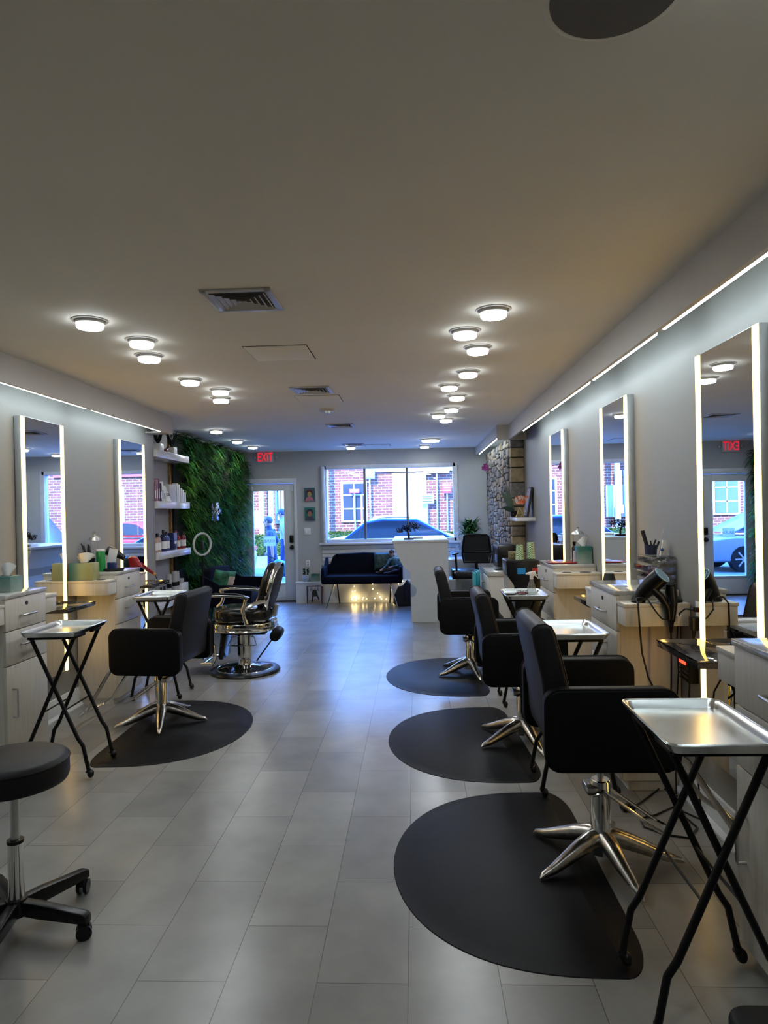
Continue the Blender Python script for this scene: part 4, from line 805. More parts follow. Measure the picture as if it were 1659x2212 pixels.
# ================================================================== by the window: ledge things, wall things, lights
def on_wall_canvas(x, z, label, bgc, hair, face, top):
    t = thing('painting', label, 'painting', (x, YB, z), group='small portrait paintings')
    MB().bx(-0.09, 0.09, -0.03, 0, -0.115, 0.115, 0.002).obj('canvas', bgc, t)
    y = -0.0315
    def disc(cx, cz, a, b, m_, nme, y_): MB().prism([(cx+a*math.cos(2*PI*i/20), cz+b*math.sin(2*PI*i/20)) for i in range(20)], 'y', y_-0.001, y_).obj(nme, m_, t, smooth=False)
    MB().prism([(-0.08, -0.112), (-0.05, -0.05), (0.0, -0.035), (0.05, -0.05), (0.08, -0.112)], 'y', y-0.001, y).obj('painted_shoulders', top, t, smooth=False)
    disc(0, 0.035, 0.062, 0.052, hair, 'painted_hair', y-0.001); disc(0.0, 0.0, 0.034, 0.047, face, 'painted_face', y-0.0022)
    for s in (-1, 1): disc(s*0.013, 0.008, 0.006, 0.004, MATTEB, 'painted_eye', y-0.0035)
    disc(0, -0.022, 0.010, 0.004, MATS['lips'], 'painted_mouth', y-0.0035)
on_wall_canvas(-1.825, 1.865, 'small canvas portrait with yellow face and pink clothes, upper of two', mat('painted dark teal', (0.02, 0.08, 0.09), 0.6), mat('painted maroon', (0.08, 0.01, 0.02), 0.6), mat('painted ochre', (0.35, 0.28, 0.08), 0.6), mat('painted pink', (0.45, 0.16, 0.20), 0.6))
on_wall_canvas(-1.825, 1.527, 'small canvas portrait with dark hat on green, lower of two', mat('painted green', (0.01, 0.16, 0.12), 0.6), mat('painted navy', (0.015, 0.02, 0.04), 0.6), mat('painted sienna', (0.35, 0.13, 0.07), 0.6), mat('painted grey', (0.05, 0.05, 0.07), 0.6))
t = thing('light_switch', 'white double light switch on the wall below the paintings', 'light switch', (-1.88, YB, 1.225)); MB().bx(-0.058, 0.058, -0.008, 0, -0.06, 0.06, 0.003).obj('switch_plate', WHITEP, t)
for s in (-1, 1): MB().bx(s*0.025-0.015, s*0.025+0.015, -0.013, -0.008, -0.033, 0.033, 0.002).obj('rocker', WHITEP, t)
t = thing('wall_outlet', 'white wall outlet above the potted succulent', 'outlet', (-1.88, YB, 0.66)); MB().bx(-0.035, 0.035, -0.007, 0, -0.058, 0.058, 0.003).obj('outlet_plate', WHITEP, t)
for s in (-1, 1): MB().bx(-0.014, 0.014, -0.010, -0.007, s*0.024-0.014, s*0.024+0.014, 0.004).obj('socket', mat('grey socket', (0.3, 0.3, 0.3), 0.4), t)
ZL = 0.36
t = thing('potted_succulent', 'dark succulent in a patterned white pot on the ledge by the door', 'plant', (-1.895, 11.61, ZL))
MB().lathe([(0, 0), (0.04, 0), (0.062, 0.03), (0.068, 0.07), (0.062, 0.115), (0.055, 0.115), (0.055, 0.10), (0, 0.10)], seg=28).obj('pot', mat('pot glaze', (0.35, 0.40, 0.50), 0.3, var=0.6, scale=60), t)
m = MB(); r = random.Random(2)
for k in range(38): a = r.uniform(0, 2*PI); z = r.uniform(0, 0.11); m.blade((0.02*math.cos(a), 0.02*math.sin(a), 0.10+z), (math.cos(a), math.sin(a), r.uniform(0.2, 1.3)), (math.sin(a), -math.cos(a), 0.3), 0.045, 0.022, 0.0)
m.obj('succulent_leaves', mat('dark succulent green', (0.01, 0.035, 0.02), 0.4), t)
def tissue_box(label, loc, s, cols, rz=0.0, tissue=True, name='tissue_box'):
    t = thing(name, label, 'tissue box', loc, rz, group='tissue boxes'); w, d, h = s
    MB().bx(-w/2, w/2, -d/2, d/2, 0, h, 0.003).obj('box_card', cols, t)
    MB().prism([(w*0.25*math.cos(2*PI*i/20), d*0.25*math.sin(2*PI*i/20)) for i in range(20)], 'z', h, h+0.001).obj('slot', MATS['vent shadow'], t)
    if tissue:
        m = MB(); r = random.Random(4); n = 10; vs = []
        for i in range(n):
            for j in range(6):
                a = 2*PI*i/n; q = j/5; rr_ = (0.016+0.022*q*(1+0.6*math.sin(3*a)))*(w/0.11); vs.append((rr_*math.cos(a), 0.6*rr_*math.sin(a)+0.01*q, h+0.06*q*(1+0.45*math.cos(a+1))))
        m.add(vs, [(i*6+j, ((i+1) % n)*6+j, ((i+1) % n)*6+j+1, i*6+j+1) for i in range(n) for j in range(5)]); m.obj('tissue', PAPER, t, ang=80)
def ramp_mat(name, c0, c1, axis='Z', lo=0.0, hi=0.12):
    m = mat(name, c0, 0.45, var=0.1, scale=25); nt = m.node_tree; b = nt.nodes['Principled BSDF']; tc_ = nt.nodes.new('ShaderNodeTexCoord'); sp_ = nt.nodes.new('ShaderNodeSeparateXYZ'); mr = nt.nodes.new('ShaderNodeMapRange'); nz = nt.nodes.new('ShaderNodeTexNoise'); nz.inputs['Scale'].default_value = 18
    ad = nt.nodes.new('ShaderNodeMath'); ad.operation = 'MULTIPLY_ADD'; ad.inputs[1].default_value = 0.06; nt.links.new(tc_.outputs['Object'], sp_.inputs[0]); nt.links.new(tc_.outputs['Object'], nz.inputs['Vector']); nt.links.new(nz.outputs['Fac'], ad.inputs[0]); nt.links.new(sp_.outputs[axis], ad.inputs[2])
    mr.inputs[1].default_value = lo+0.03; mr.inputs[2].default_value = hi+0.03; nt.links.new(ad.outputs[0], mr.inputs[0]); x = nt.nodes.new('ShaderNodeMix'); x.data_type = 'RGBA'; x.inputs[6].default_value = lin(c1)+(1,); x.inputs[7].default_value = lin(c0)+(1,); nt.links.new(mr.outputs[0], x.inputs[0]); nt.links.new(x.outputs[2], b.inputs['Base Color']); return m
TEAL = ramp_mat('printed teal card', (0.008, 0.11, 0.09), (0.30, 0.38, 0.33)); YTEAL = ramp_mat('printed yellow and blue card', (0.30, 0.30, 0.13), (0.05, 0.20, 0.22), 'X', -0.10, 0.10)
tissue_box('teal printed tissue box on the ledge between succulent and soap bottle', (-1.735, 11.62, ZL), (0.14, 0.12, 0.13), TEAL, tissue=False)
bottle('soap_bottle', -1.607, 11.60, ZL, 0.032, 0.28, WHITEP, mat('grey pump', (0.12, 0.12, 0.13), 0.4), 0, 'clear white pump soap bottle on the ledge beside the sofa', 'soap on the ledge')
for i in range(4):
    mg = thing('magazine', 'magazine leaning on the ledge front, '+['in front, its cover showing a figure in black', 'second in the pile, its edge at the right', 'third in the pile, edge at the left', 'rearmost of the pile'][i], 'magazine', (-1.725+[0.0, 0.022, -0.028, -0.008][i], 11.40+0.022*i, 0.0), group='magazines by the sofa'); mg.rotation_euler = (-0.16+0.0*i, [0, 0.03, -0.04, -0.02][i], 0)
    MB().bx(-0.11, 0.11, 0, 0.008, 0.001, 0.29+0.006*i).obj('pages', [mat('magazine cover grey', (0.38, 0.38, 0.42), 0.4), mat('dark brown cover', (0.08, 0.03, 0.03), 0.4), mat('blue black cover', (0.03, 0.03, 0.06), 0.4), mat('lilac cover', (0.35, 0.28, 0.38), 0.4)][i], mg, smooth=False)
    if i == 0:
        text('masthead', 'ELLE', 0.075, (0, -0.001, 0.245), (PI/2, 0, 0), MATTEB, mg, 0.0005, sx=1.05)
        m = MB(); m.prism([(-0.055, 0.0+0.03), (-0.03, 0.03), (-0.02, 0.12), (0.03, 0.13), (0.07, 0.06), (0.085, 0.07), (0.05, 0.16), (0.035, 0.22), (0.01, 0.235), (-0.02, 0.235), (-0.05, 0.20), (-0.045, 0.13)], 'y', -0.003, -0.001); m.obj('cover_figure', MATTEB, mg, smooth=False)
        MB().prism([(-0.11+0.005, 0.003), (0.105, 0.003), (0.105, 0.05), (0.02, 0.09), (-0.105, 0.06)], 'y', -0.0009, -0.0002).obj('cover_ground', mat('tan print', (0.25, 0.2, 0.17), 0.5), mg, smooth=False)
        MB().ball((0.0, -0.003, 0.255), 0.014, (1, 0.15, 1.2)).obj('cover_head', SKIN, mg)
t = thing('string_lights', 'string of small warm fairy lights hanging under the sofa', 'string lights', (0, 11.46, 0)); WL = emis('warm bulb', (1.0, 0.72, 0.30), 9)
r = random.Random(8); pts = [(-1.46, 0.37), (-1.38, 0.365), (-1.30, 0.355), (-1.2, 0.36), (-1.05, 0.28), (-1.04, 0.20), (-1.08, 0.19), (-1.015, 0.12), (-0.9, 0.085), (-0.845, 0.067), (-0.735, 0.235), (-0.74, 0.313), (-0.658, 0.157), (-0.62, 0.10), (-0.605, 0.087), (-0.706, 0.073), (-0.59, 0.06), (-0.514, 0.055), (-0.45, 0.03), (-0.383, 0.022), (-0.30, 0.31), (-0.26, 0.34), (-0.23, 0.36)]
pts += [(-1.02+r.uniform(-.08, .11), 0.07+r.uniform(-.03, .05)) for _ in range(14)]
wire = MB(); wire.tube([(x, 0.0, z) for x, z in [(-1.46, 0.372), (-1.2, 0.362), (-1.05, 0.28), (-1.04, 0.2), (-1.015, 0.12), (-0.95, 0.06), (-0.845, 0.062), (-0.735, 0.235), (-0.74, 0.31), (-0.70, 0.36)]], 0.0012, 4); wire.tube([(x, 0.0, z) for x, z in [(-0.845, 0.055), (-0.7, 0.06), (-0.59, 0.05), (-0.45, 0.025), (-0.383, 0.018)]], 0.0012, 4); wire.obj('wire', GOLD, t)
for x, z in pts: MB().ball((x, -0.004+r.uniform(-.01, .01), z), 0.0065, seg=8).obj('bulb', WL, t)
t = thing('backpack', 'black backpack on the floor beside the white counter', 'bag', (-0.21, 11.06, 0.0)); MB().prism([(-0.17, 0.05), (-0.10, 0.0), (0.12, 0.0), (0.12, 0.36), (0.06, 0.42), (0.0, 0.33), (-0.09, 0.30), (-0.16, 0.16)], 'y', -0.1, 0.1, 0.03).obj('bag_body', MATTEB, t)
MB().tube([(0.06, -0.1, 0.42), (0.0, -0.12, 0.30), (0.02, -0.12, 0.1)], 0.008, 6).obj('strap', MATTEB, t)

# ================================================================== reception counter and what stands at it
t = thing('reception_counter', 'tall white reception counter with flared curved top, seen end on', 'counter', (0, 9.4, 0))
o = [(-0.075, 0.0), (0.458, 0.0), (0.452, 1.12), (-0.31, 1.10), (-0.285, 1.02), (-0.245, 0.93), (-0.20, 0.82), (-0.15, 0.75), (-0.095, 0.705), (-0.078, 0.68)]
MB().prism(o, 'y', 0.0, 0.035, 0.003).obj('end_panel', mat('satin white laminate', (0.58, 0.58, 0.57), 0.4, var=0.02), t, smooth=False)
MB().bx(-0.325, 0.46, -0.012, 1.55, 1.105, 1.14, 0.004).obj('counter_top', MATS['satin white laminate'], t)
MB().prism([(-0.06, 0.0), (0.0, 0.0), (0.0, 1.1), (-0.29, 1.1), (-0.22, 0.93), (-0.18, 0.82), (-0.08, 0.70)], 'y', 0.035, 1.5).obj('front_panel', MATS['satin white laminate'], t, smooth=False)
MB().bx(0.0, 0.44, 1.47, 1.5, 0, 1.1).obj('end_panel', MATS['satin white laminate'], t)
MB().prism([(-0.074+0.078*math.cos(-PI/2+PI*i/18), 0.445+0.088*math.sin(-PI/2+PI*i/18)) for i in range(19)], 'y', -0.012, 0.0, 0.003).obj('half_round_plate', mat('pale blue grey disc', (0.36, 0.44, 0.55), 0.25, 0.2), t)
t = thing('bonsai', 'dark little bonsai tree standing on the white counter top', 'plant', (-0.09, 9.62, 1.14)); MB().box((0, 0, 0.012), (0.14, 0.09, 0.024), 0.006).obj('pot', BLACKP, t)
MB().tube([(0, 0, 0.02), (0.0, 0, 0.07), (-0.02, 0, 0.12), (-0.06, 0, 0.15)], [0.016, 0.014, 0.01, 0.006], 8).obj('trunk', MATTEB, t)
m = MB(); r = random.Random(6)
for cx, cz, n in ((-0.13, 0.13, 90), (0.03, 0.20, 90), (0.12, 0.16, 60), (-0.05, 0.17, 110), (0.08, 0.19, 60), (-0.01, 0.14, 80)):
    for k in range(n):
        a = r.uniform(0, 2*PI); b = r.uniform(-.4, .9); m.blade((cx+r.uniform(-.045, .045), r.uniform(-.05, .05), cz+r.uniform(-.035, .035)), (math.cos(a), math.sin(a), b), (0, 0, 1), 0.035, 0.022, 0.0, k=2)
m.obj('foliage', mat('near black foliage', (0.004, 0.008, 0.012), 0.7), t)
t = thing('brochure_stack', 'pile of pale papers on the counter beside the bonsai', 'papers', (0.02, 9.95, 1.14)); MB().bx(-0.09, 0.09, -0.1, 0.1, 0, 0.03, 0.002).obj('sheets', PAPER, t)
t = thing('office_chair', 'black mesh office chair behind the white counter', 'chair', (0.84, 9.75, 0), -0.25)
m = MB(); o = [(-0.20, 0.80), (-0.215, 1.0), (-0.17, 1.175), (0.17, 1.175), (0.215, 1.0), (0.20, 0.80)]
import itertools
m.tube([(x, 0.20+0.02*(z-1), z) for x, z in [(-0.19, 0.78), (-0.205, 0.9), (-0.20, 1.0), (-0.175, 1.15), (-0.15, 1.175), (0.15, 1.175), (0.175, 1.15), (0.20, 1.0), (0.205, 0.9), (0.19, 0.78)]], 0.018, 8, True); m.tube([(-0.20, 0.20, 0.93), (0.20, 0.20, 0.93)], 0.014, 8); m.obj('back_frame', BLACKP, t)
MB().prism([(-0.18, 0.79), (-0.19, 1.0), (-0.15, 1.165), (0.15, 1.165), (0.19, 1.0), (0.18, 0.79)], 'y', 0.198, 0.204).obj('mesh_back', mat('black mesh', (0.015, 0.017, 0.02), 0.9), t)
MB().bx(-0.24, 0.24, -0.26, 0.20, 0.60, 0.68, 0.03, seg=3).obj('seat', MATTEB, t)
for s in (-1, 1):
    m = MB(); m.tube([(s*0.26, 0.0, 0.66), (s*0.27, 0.0, 0.90)], 0.016, 8); m.box((s*0.27, -0.02, 0.915), (0.06, 0.24, 0.025), 0.01); m.obj('armrest', BLACKP, t)
MB().cyl((0, 0, 0.10), (0, 0, 0.60), 0.025).obj('column', BLACKP, t)
MB().box((0, 0.22, 0.74), (0.05, 0.03, 0.2), 0.01).obj('back_post', BLACKP, t)
for i in range(5): a = 2*PI*i/5; MB().tube([(0, 0, 0.11), (0.28*math.cos(a), 0.28*math.sin(a), 0.03)], [0.025, 0.018], 8).obj('leg', BLACKP, t)
t = thing('office_cabinet', 'low white cabinet with drawer and door behind the counter', 'cabinet', (0.86, 10.5, 0)); W2 = MATS['satin white laminate']
MB().bx(-0.38, 0.38, -0.25, 0.25, 0, 0.50, 0.003).obj('cabinet_body', W2, t)
for x0, x1, z0, z1 in ((-0.375, -0.20, 0.26, 0.49), (-0.375, -0.20, 0.02, 0.25), (-0.185, 0.37, 0.02, 0.49)): MB().bx(x0, x1, -0.268, -0.25, z0, z1, 0.003).obj('drawer_front', W2, t)
MB().bx(0.0, 0.10, -0.28, -0.268, 0.42, 0.43).obj('door_handle', STEEL, t); MB().cyl((0.06, -0.268, 0.46), (0.06, -0.272, 0.46), 0.012).obj('lock', LOCK, t)
t = thing('printer', 'black printer with a white paper tray on the low cabinet', 'printer', (0.83, 10.46, 0.50)); MB().bx(-0.28, 0.28, -0.2, 0.2, 0, 0.14, 0.015).obj('printer_body', BLACKP, t); MB().box((-0.10, -0.22, 0.10), (0.30, 0.10, 0.008), 0.002, (0.3, 0, 0)).obj('paper', PAPER, t)
t = thing('side_desk', 'white desk against the window wall behind the counter', 'desk', (0.92, 11.25, 0)); MB().bx(-0.45, 0.30, -0.28, 0.28, 0.72, 0.75, 0.003).obj('desk_top', W2, t)
for x in (-0.43, 0.28): MB().bx(x-0.015, x+0.015, -0.26, 0.26, 0, 0.72).obj('desk_side', W2, t)
t = thing('potted_plant', 'leafy green house plant in a tall white conical pot by the window', 'plant', (0.90, 11.2, 0.75)); MB().lathe([(0, 0), (0.05, 0), (0.13, 0.36), (0.12, 0.36), (0.115, 0.34), (0, 0.34)], seg=24).obj('pot', WHITEP, t)
m = MB(); r = random.Random(12)
for k in range(420):
    a = r.uniform(0, 2*PI); e = r.uniform(-0.1, 1.3); R0 = r.uniform(0.0, 0.12); z = 0.36+r.uniform(0, 0.22)
    m.blade((R0*math.cos(a), R0*math.sin(a), z), (math.cos(a), math.sin(a), e), (0, 0, 1), r.uniform(0.10, 0.19), r.uniform(0.02, 0.036), r.uniform(0.15, 0.4), r.choice([0, 1, 1, 2]))
m.obj('foliage', [mat('plant leaf dark', (0.015, 0.07, 0.02), 0.4), mat('plant leaf mid', (0.03, 0.14, 0.04), 0.4), mat('plant leaf light', (0.08, 0.22, 0.06), 0.4)], t, smooth=False)
for i, x in enumerate((0.62, 0.72)):
    t = thing('glass_jar', ['clear glass jar on the white desk, left', 'clear glass jar with blue label on the white desk, right'][i], 'jar', (x, 11.12, 0.75)); MB().lathe([(0, 0), (0.045, 0), (0.045, 0.17), (0.03, 0.22), (0, 0.22)], seg=18).obj('jar_body', CLEAR, t)
    MB().lathe([(0.046, 0.03), (0.046, 0.12)], seg=18).obj('jar_label', mat('blue label', (0.2, 0.35, 0.6), 0.5), t)
# white cabinet beside the stone wall
t = thing('white_bin_cabinet', 'white cabinet with a round black bin hole in its top beside the stone wall', 'cabinet', (1.02, 8.22, 0)); 
MB().bx(-0.20, 0.22, -0.60, 0.60, 0, 0.80, 0.002).obj('cabinet_body', W2, t); MB().bx(-0.215, 0.23, -0.615, 0.61, 0.80, 0.85, 0.003).obj('cabinet_top', CTOP, t)
MB().lathe([(0.10, 0.0), (0.115, 0.0), (0.115, 0.008), (0.10, 0.008)], seg=36).obj('hole_rim', BLACKP, t, loc=(0.0, -0.33, 0.85)); MB().cyl((0, -0.33, 0.8505), (0, -0.33, 0.852), 0.10, seg=36).obj('bin_hole', HOLE, t)
d = MB().bx(-0.22, -0.20, -0.595, -0.10, 0.58, 0.79, 0.002).obj('drawer', W2, t); MB().tube([(-0.22, -0.42, 0.70), (-0.25, -0.42, 0.70), (-0.25, -0.28, 0.70), (-0.22, -0.28, 0.70)], 0.006, 6).obj('drawer_handle', CHROME, d)
MB().bx(-0.22, -0.20, -0.595, -0.10, 0.03, 0.57, 0.002).obj('cabinet_door', W2, t)
TQ = mat('turquoise gloss board', (0.02, 0.30, 0.34), 0.2)
for i, (x, y) in enumerate(((0.695, 8.16), (0.735, 8.30), (0.765, 8.42))):
    t = thing('turquoise_panel', 'turquoise glossy board standing on edge before the white cabinet, '+['frontmost', 'middle', 'rearmost'][i], 'board', (x, y, 0), group='turquoise boards'); MB().bx(-0.012, 0.012, -0.16, 0.16, 0, 0.80, 0.003).obj('board_panel', TQ, t)
t = thing('coffee_maker', 'black boxy coffee maker with a small picture sticker on the white cabinet', 'coffee maker', (1.11, 8.40, 0.85)); MB().bx(-0.13, 0.12, -0.22, 0.28, 0, 0.26, 0.02).obj('maker_body', BLACKP, t); MB().bx(-0.134, -0.13, -0.19, 0.0, 0.06, 0.15).obj('sticker', mat('blue photo sticker', (0.15, 0.22, 0.45), 0.4, var=0.9, scale=40), t)
MB().tube([(-0.10, -0.15, 0.26), (-0.10, -0.1, 0.285), (-0.10, 0.1, 0.285), (-0.10, 0.15, 0.26)], 0.008, 6).obj('lid_handle', CHROME, t)
t = thing('water_dispenser', 'tall black water dispenser with blue and red labels between the cabinets', 'dispenser', (0, 6.76, 0))
o = [(0.975, 0.0), (1.235, 0.0), (1.235, 1.02), (1.225, 1.035), (0.905, 1.045), (0.895, 1.035), (0.905, 0.90), (0.935, 0.85), (0.965, 0.81), (0.975, 0.76)]
MB().prism(o, 'y', 0, 0.34, 0.006).obj('dispenser_body', BLACKP, t, ang=30); MB().prism([(0.905, 0.885), (0.94, 0.84), (0.972, 0.79), (0.972, 0.74), (0.915, 0.74)], 'y', 0.01, 0.33).obj('drip_guard', mat('grey beige plastic', (0.35, 0.34, 0.31), 0.4), t)
MB().bx(1.005, 1.085, -0.002, 0, 0.905, 0.965).obj('blue_label', mat('blue sticker', (0.01, 0.25, 0.65), 0.4), t); MB().bx(1.15, 1.225, -0.002, 0, 0.925, 0.965).obj('red_label', mat('red sticker', (0.55, 0.04, 0.03), 0.4), t)
CUPM = mat('green checked paper', (0.40, 0.55, 0.28), 0.5, var=0.1)
nt = CUPM.node_tree; ck = nt.nodes.new('ShaderNodeTexChecker'); ck.inputs['Scale'].default_value = 90; ck.inputs['Color1'].default_value = (0.07, 0.26, 0.10, 1); ck.inputs['Color2'].default_value = (0.60, 0.66, 0.48, 1); tcx = nt.nodes.new('ShaderNodeTexCoord'); nt.links.new(tcx.outputs['Object'], ck.inputs['Vector']); nt.links.new(ck.outputs['Color'], nt.nodes['Principled BSDF'].inputs['Base Color'])
for i, (x, y, h, s) in enumerate(((1.045, 6.86, 0.145, 'stack of green checked paper cups on the dispenser, shorter left stack'), (1.165, 6.92, 0.165, 'stack of green checked paper cups on the dispenser, taller right stack'))):
    t = thing('cup_stack', s, 'paper cups', (x, y, 1.044), group='paper cup stacks'); MB().lathe([(0, 0), (0.044, 0), (0.043, 0.02), (0.041, 0.022), (0.034, h), (0, h)], seg=24).obj('cups', CUPM, t)
t = thing('snack_box', 'small gold patterned box behind the paper cups', 'box', (1.02, 7.03, 1.042)); MB().bx(-0.06, 0.09, -0.04, 0.04, 0, 0.07, 0.003).obj('box_card', mat('gold patterned card', (0.20, 0.16, 0.07), 0.4, var=0.8, scale=60), t)
# little shelf with picture, flowers and orchid
t = thing('small_wall_shelf', 'short white shelf at the end of the stone wall', 'shelf', (1.33, 8.47, 1.40)); MB().bx(-0.11, 0.11, -0.31, 0.30, 0, 0.042, 0.002).obj('shelf_board', WHITEG, t)
t = thing('picture_frame', 'dark framed picture leaning against the wall on the short shelf', 'picture', (1.36, 8.36, 1.4425)); t.rotation_euler = (0.0, 0.16, 0.0); m = MB(); m.bx(-0.012, 0.012, -0.13, 0.13, 0.0, 0.37, 0.002); m.obj('frame', MATTEB, t); MB().bx(-0.0135, -0.012, -0.115, 0.115, 0.02, 0.35).obj('picture_print', mat('brown art print', (0.10, 0.06, 0.06), 0.4, var=0.9, scale=12), t)
t = thing('easel_ornament', 'gold geometric ornament with orange flowers on the short shelf', 'ornament', (1.29, 8.25, 1.4425))
m = MB(); m.tube([(-0.07, 0, 0.005), (-0.02, 0, 0.12), (0.03, 0, 0.005)], 0.006, 6); m.tube([(0.0, 0.02, 0.005), (0.04, 0.02, 0.14), (0.09, 0.02, 0.005)], 0.006, 6); m.tube([(-0.05, 0.0, 0.05), (0.06, 0.02, 0.06)], 0.005, 6); m.obj('gold_frame', mat('pale gold', (0.55, 0.42, 0.15), 0.35, 0.7), t)
m = MB(); r = random.Random(5)
for k in range(46): a = r.uniform(0, 2*PI); m.blade((r.uniform(-.05, .05), r.uniform(-.02, .02), 0.16+r.uniform(0, .06)), (math.cos(a)*0.6, math.sin(a)*0.6, 1), (0, 1, 0), 0.06, 0.03, 0.1, r.choice([0, 0, 1]))
m.obj('petals', [mat('orange petal', (0.60, 0.12, 0.04), 0.5), mat('white petal', (0.6, 0.55, 0.5), 0.5)], t)
t = thing('orchid', 'purple orchid with long arching stem and broad leaves on the short shelf', 'plant', (1.24, 8.55, 1.4425)); MB().lathe([(0, 0), (0.035, 0), (0.045, 0.08), (0, 0.08)], seg=18).obj('pot', BLACKP, t)
m = MB(); m.blade((0, 0, 0.08), (-0.5, 0.1, 0.9), (0, 1, 0.1), 0.30, 0.07, 0.06); m.blade((0, 0, 0.08), (-0.9, -0.2, 0.4), (0, 1, 0.3), 0.16, 0.07, 0.1); m.blade((0.0, 0, 0.08), (-0.3, 0.1, 1), (0, 1, 0.1), 0.34, 0.06, 0.03); m.obj('broad_leaves', mat('dark orchid leaf', (0.015, 0.05, 0.03), 0.4), t)
MB().tube([(0, 0, 0.08), (-0.04, 0.02, 0.30), (-0.10, 0.05, 0.50), (-0.20, 0.08, 0.64), (-0.30, 0.10, 0.66), (-0.33, 0.10, 0.63)], 0.004, 6).obj('stem', mat('brown stem', (0.08, 0.06, 0.04), 0.7), t)
m = MB()
for cx, cz in ((-0.33, 0.66), (-0.31, 0.62), (-0.35, 0.63)):
    for k in range(5): a = 2*PI*k/5; m.blade((cx, 0.10, cz), (math.cos(a), -0.2, math.sin(a)), (0, 1, 0), 0.04, 0.035, 0.0, k=2)
m.obj('blossom', mat('purple petal', (0.22, 0.02, 0.20), 0.5), t)

# ================================================================== things on the stations
tissue_box('teal printed tissue box on the left cabinet nearest the camera', (-2.60, 4.19, 1.0985), (0.13, 0.13, 0.10), TEAL, 0.0)
tissue_box('yellow and blue printed tissue box standing on the tool holder of the far left cabinet', (-2.71, 5.42, 1.0465), (0.20, 0.115, 0.14), YTEAL, 0.0)
tissue_box('teal printed tissue box on the far right cabinet', (1.375, 5.62, 1.0985), (0.115, 0.12, 0.14), TEAL, 0.0)
def lathe_thing(name, label, cat, loc, parts, group=None):
    t = thing(name, label, cat, loc, group=group)
    for n_, prof, m_ in parts: MB().lathe(prof, seg=22).obj(n_, m_, t)
    return t
GRN = mat('green translucent plastic', (0.01, 0.22, 0.05), 0.2, var=0.15)
lathe_thing('green_bottle', 'tall green bottle on the far left cabinet', 'bottle', (-2.655, 5.60, 1.0985), [('bottle_body', [(0, 0), (0.036, 0), (0.036, 0.165), (0.033, 0.172), (0, 0.172)], GRN), ('cap', [(0.034, 0.172), (0.034, 0.188), (0, 0.19)], PAPER)])
lathe_thing('glass_jar', 'tall glass disinfecting jar with domed metal lid on the far left cabinet', 'jar', (-2.735, 5.66, 1.0985), [('jar_body', [(0, 0), (0.035, 0), (0.035, 0.26), (0, 0.26)], CLEAR), ('lid', [(0.035, 0.26), (0.050, 0.262), (0.042, 0.285), (0.012, 0.30), (0.008, 0.32), (0.014, 0.335), (0, 0.34)], STEEL)])
lathe_thing('glass_jar', 'tall glass jar with domed metal lid on the far right cabinet', 'jar', (1.375, 5.80, 1.0985), [('jar_body', [(0, 0), (0.042, 0), (0.042, 0.23), (0, 0.23)], CLEAR), ('lid', [(0.044, 0.23), (0.055, 0.232), (0.045, 0.25), (0.012, 0.265), (0.008, 0.28), (0.014, 0.292), (0, 0.296)], STEEL)])
t = thing('brush_cup', 'black cup full of dark brushes and combs on the far left cabinet', 'cup', (-2.735, 5.565, 1.0985)); MB().bx(-0.038, 0.038, -0.03, 0.03, 0, 0.115, 0.005).obj('cup_body', BLACKP, t)
r = random.Random(3)
for k in range(7):
    x, y = r.uniform(-.025, .025), r.uniform(-.015, .015); dx = r.uniform(-.07, .02); h = r.uniform(0.18, 0.25); m = MB(); m.tube([(x, y, 0.09), (x+dx, y, h)], 0.005, 6)
    for j in range(12): m.cyl((x+dx*(0.5+j*0.04), y-0.014, 0.14+(h-0.14)*j/12), (x+dx*(0.5+j*0.04), y+0.014, 0.14+(h-0.14)*j/12), 0.0022, seg=5)
    m.obj('brush', MATTEB, t)
t = thing('hair_dryer', 'black hair dryer with a white paper tag on the far left cabinet', 'hair dryer', (-2.62, 5.77, 1.0985)); m = MB(); m.tube([(-0.05, 0, 0.165), (0.02, 0, 0.14), (0.09, 0, 0.10)], [0.045, 0.036, 0.022], 14); m.tube([(-0.01, 0, 0.14), (0.01, 0, 0.0)], 0.016, 8); m.obj('dryer_body', BLACKP, t)
MB().box((0.01, -0.05, 0.12), (0.075, 0.004, 0.13), 0.0, (0, 0.22, 0)).obj('paper_tag', PAPER, t)
t = thing('blue_box', 'small dark blue box behind the green bottle', 'box', (-2.60, 5.69, 1.0985)); MB().bx(-0.03, 0.03, -0.03, 0.03, 0, 0.07, 0.003).obj('box_card', DB, t)
lathe_thing('black_tray', 'round black tray lying on the far left cabinet', 'tray', (-2.585, 5.77, 1.0985), [('tray_body', [(0, 0), (0.075, 0), (0.085, 0.022), (0.08, 0.022), (0.07, 0.006), (0, 0.006)], MATTEB)])
bpy.data.objects['black_tray'].location = (-2.555, 5.63, 1.0985)
t = thing('hair_dryer', 'red hair dryer with gold trim hanging at the far left cabinet', 'hair dryer', (-2.50, 5.93, 1.10))
m = MB(); m.prism([(-0.065, 0.002), (0.045, 0.002), (0.058, 0.085), (0.025, 0.105), (-0.02, 0.09)], 'x', -0.03, 0.03, 0.018, R=Matrix.Rotation(PI/2, 3, 'Z')); m.obj('dryer_body', RED, t)
m = MB(); m.tube([(0.03, 0.03, 0.03), (0.075, 0.10, -0.03), (0.10, 0.15, -0.065)], [0.02, 0.017, 0.014], 10); m.obj('handle', RED, t)
MB().tube([(0.10, 0.15, -0.065), (0.112, 0.165, -0.078)], 0.0155, 10).obj('gold_ring', GOLD, t); MB().tube([(0.11, 0.165, -0.078), (0.13, 0.18, -0.13), (0.115, 0.18, -0.19), (0.08, 0.17, -0.21)], 0.004, 6).obj('cord', BLACKP, t)
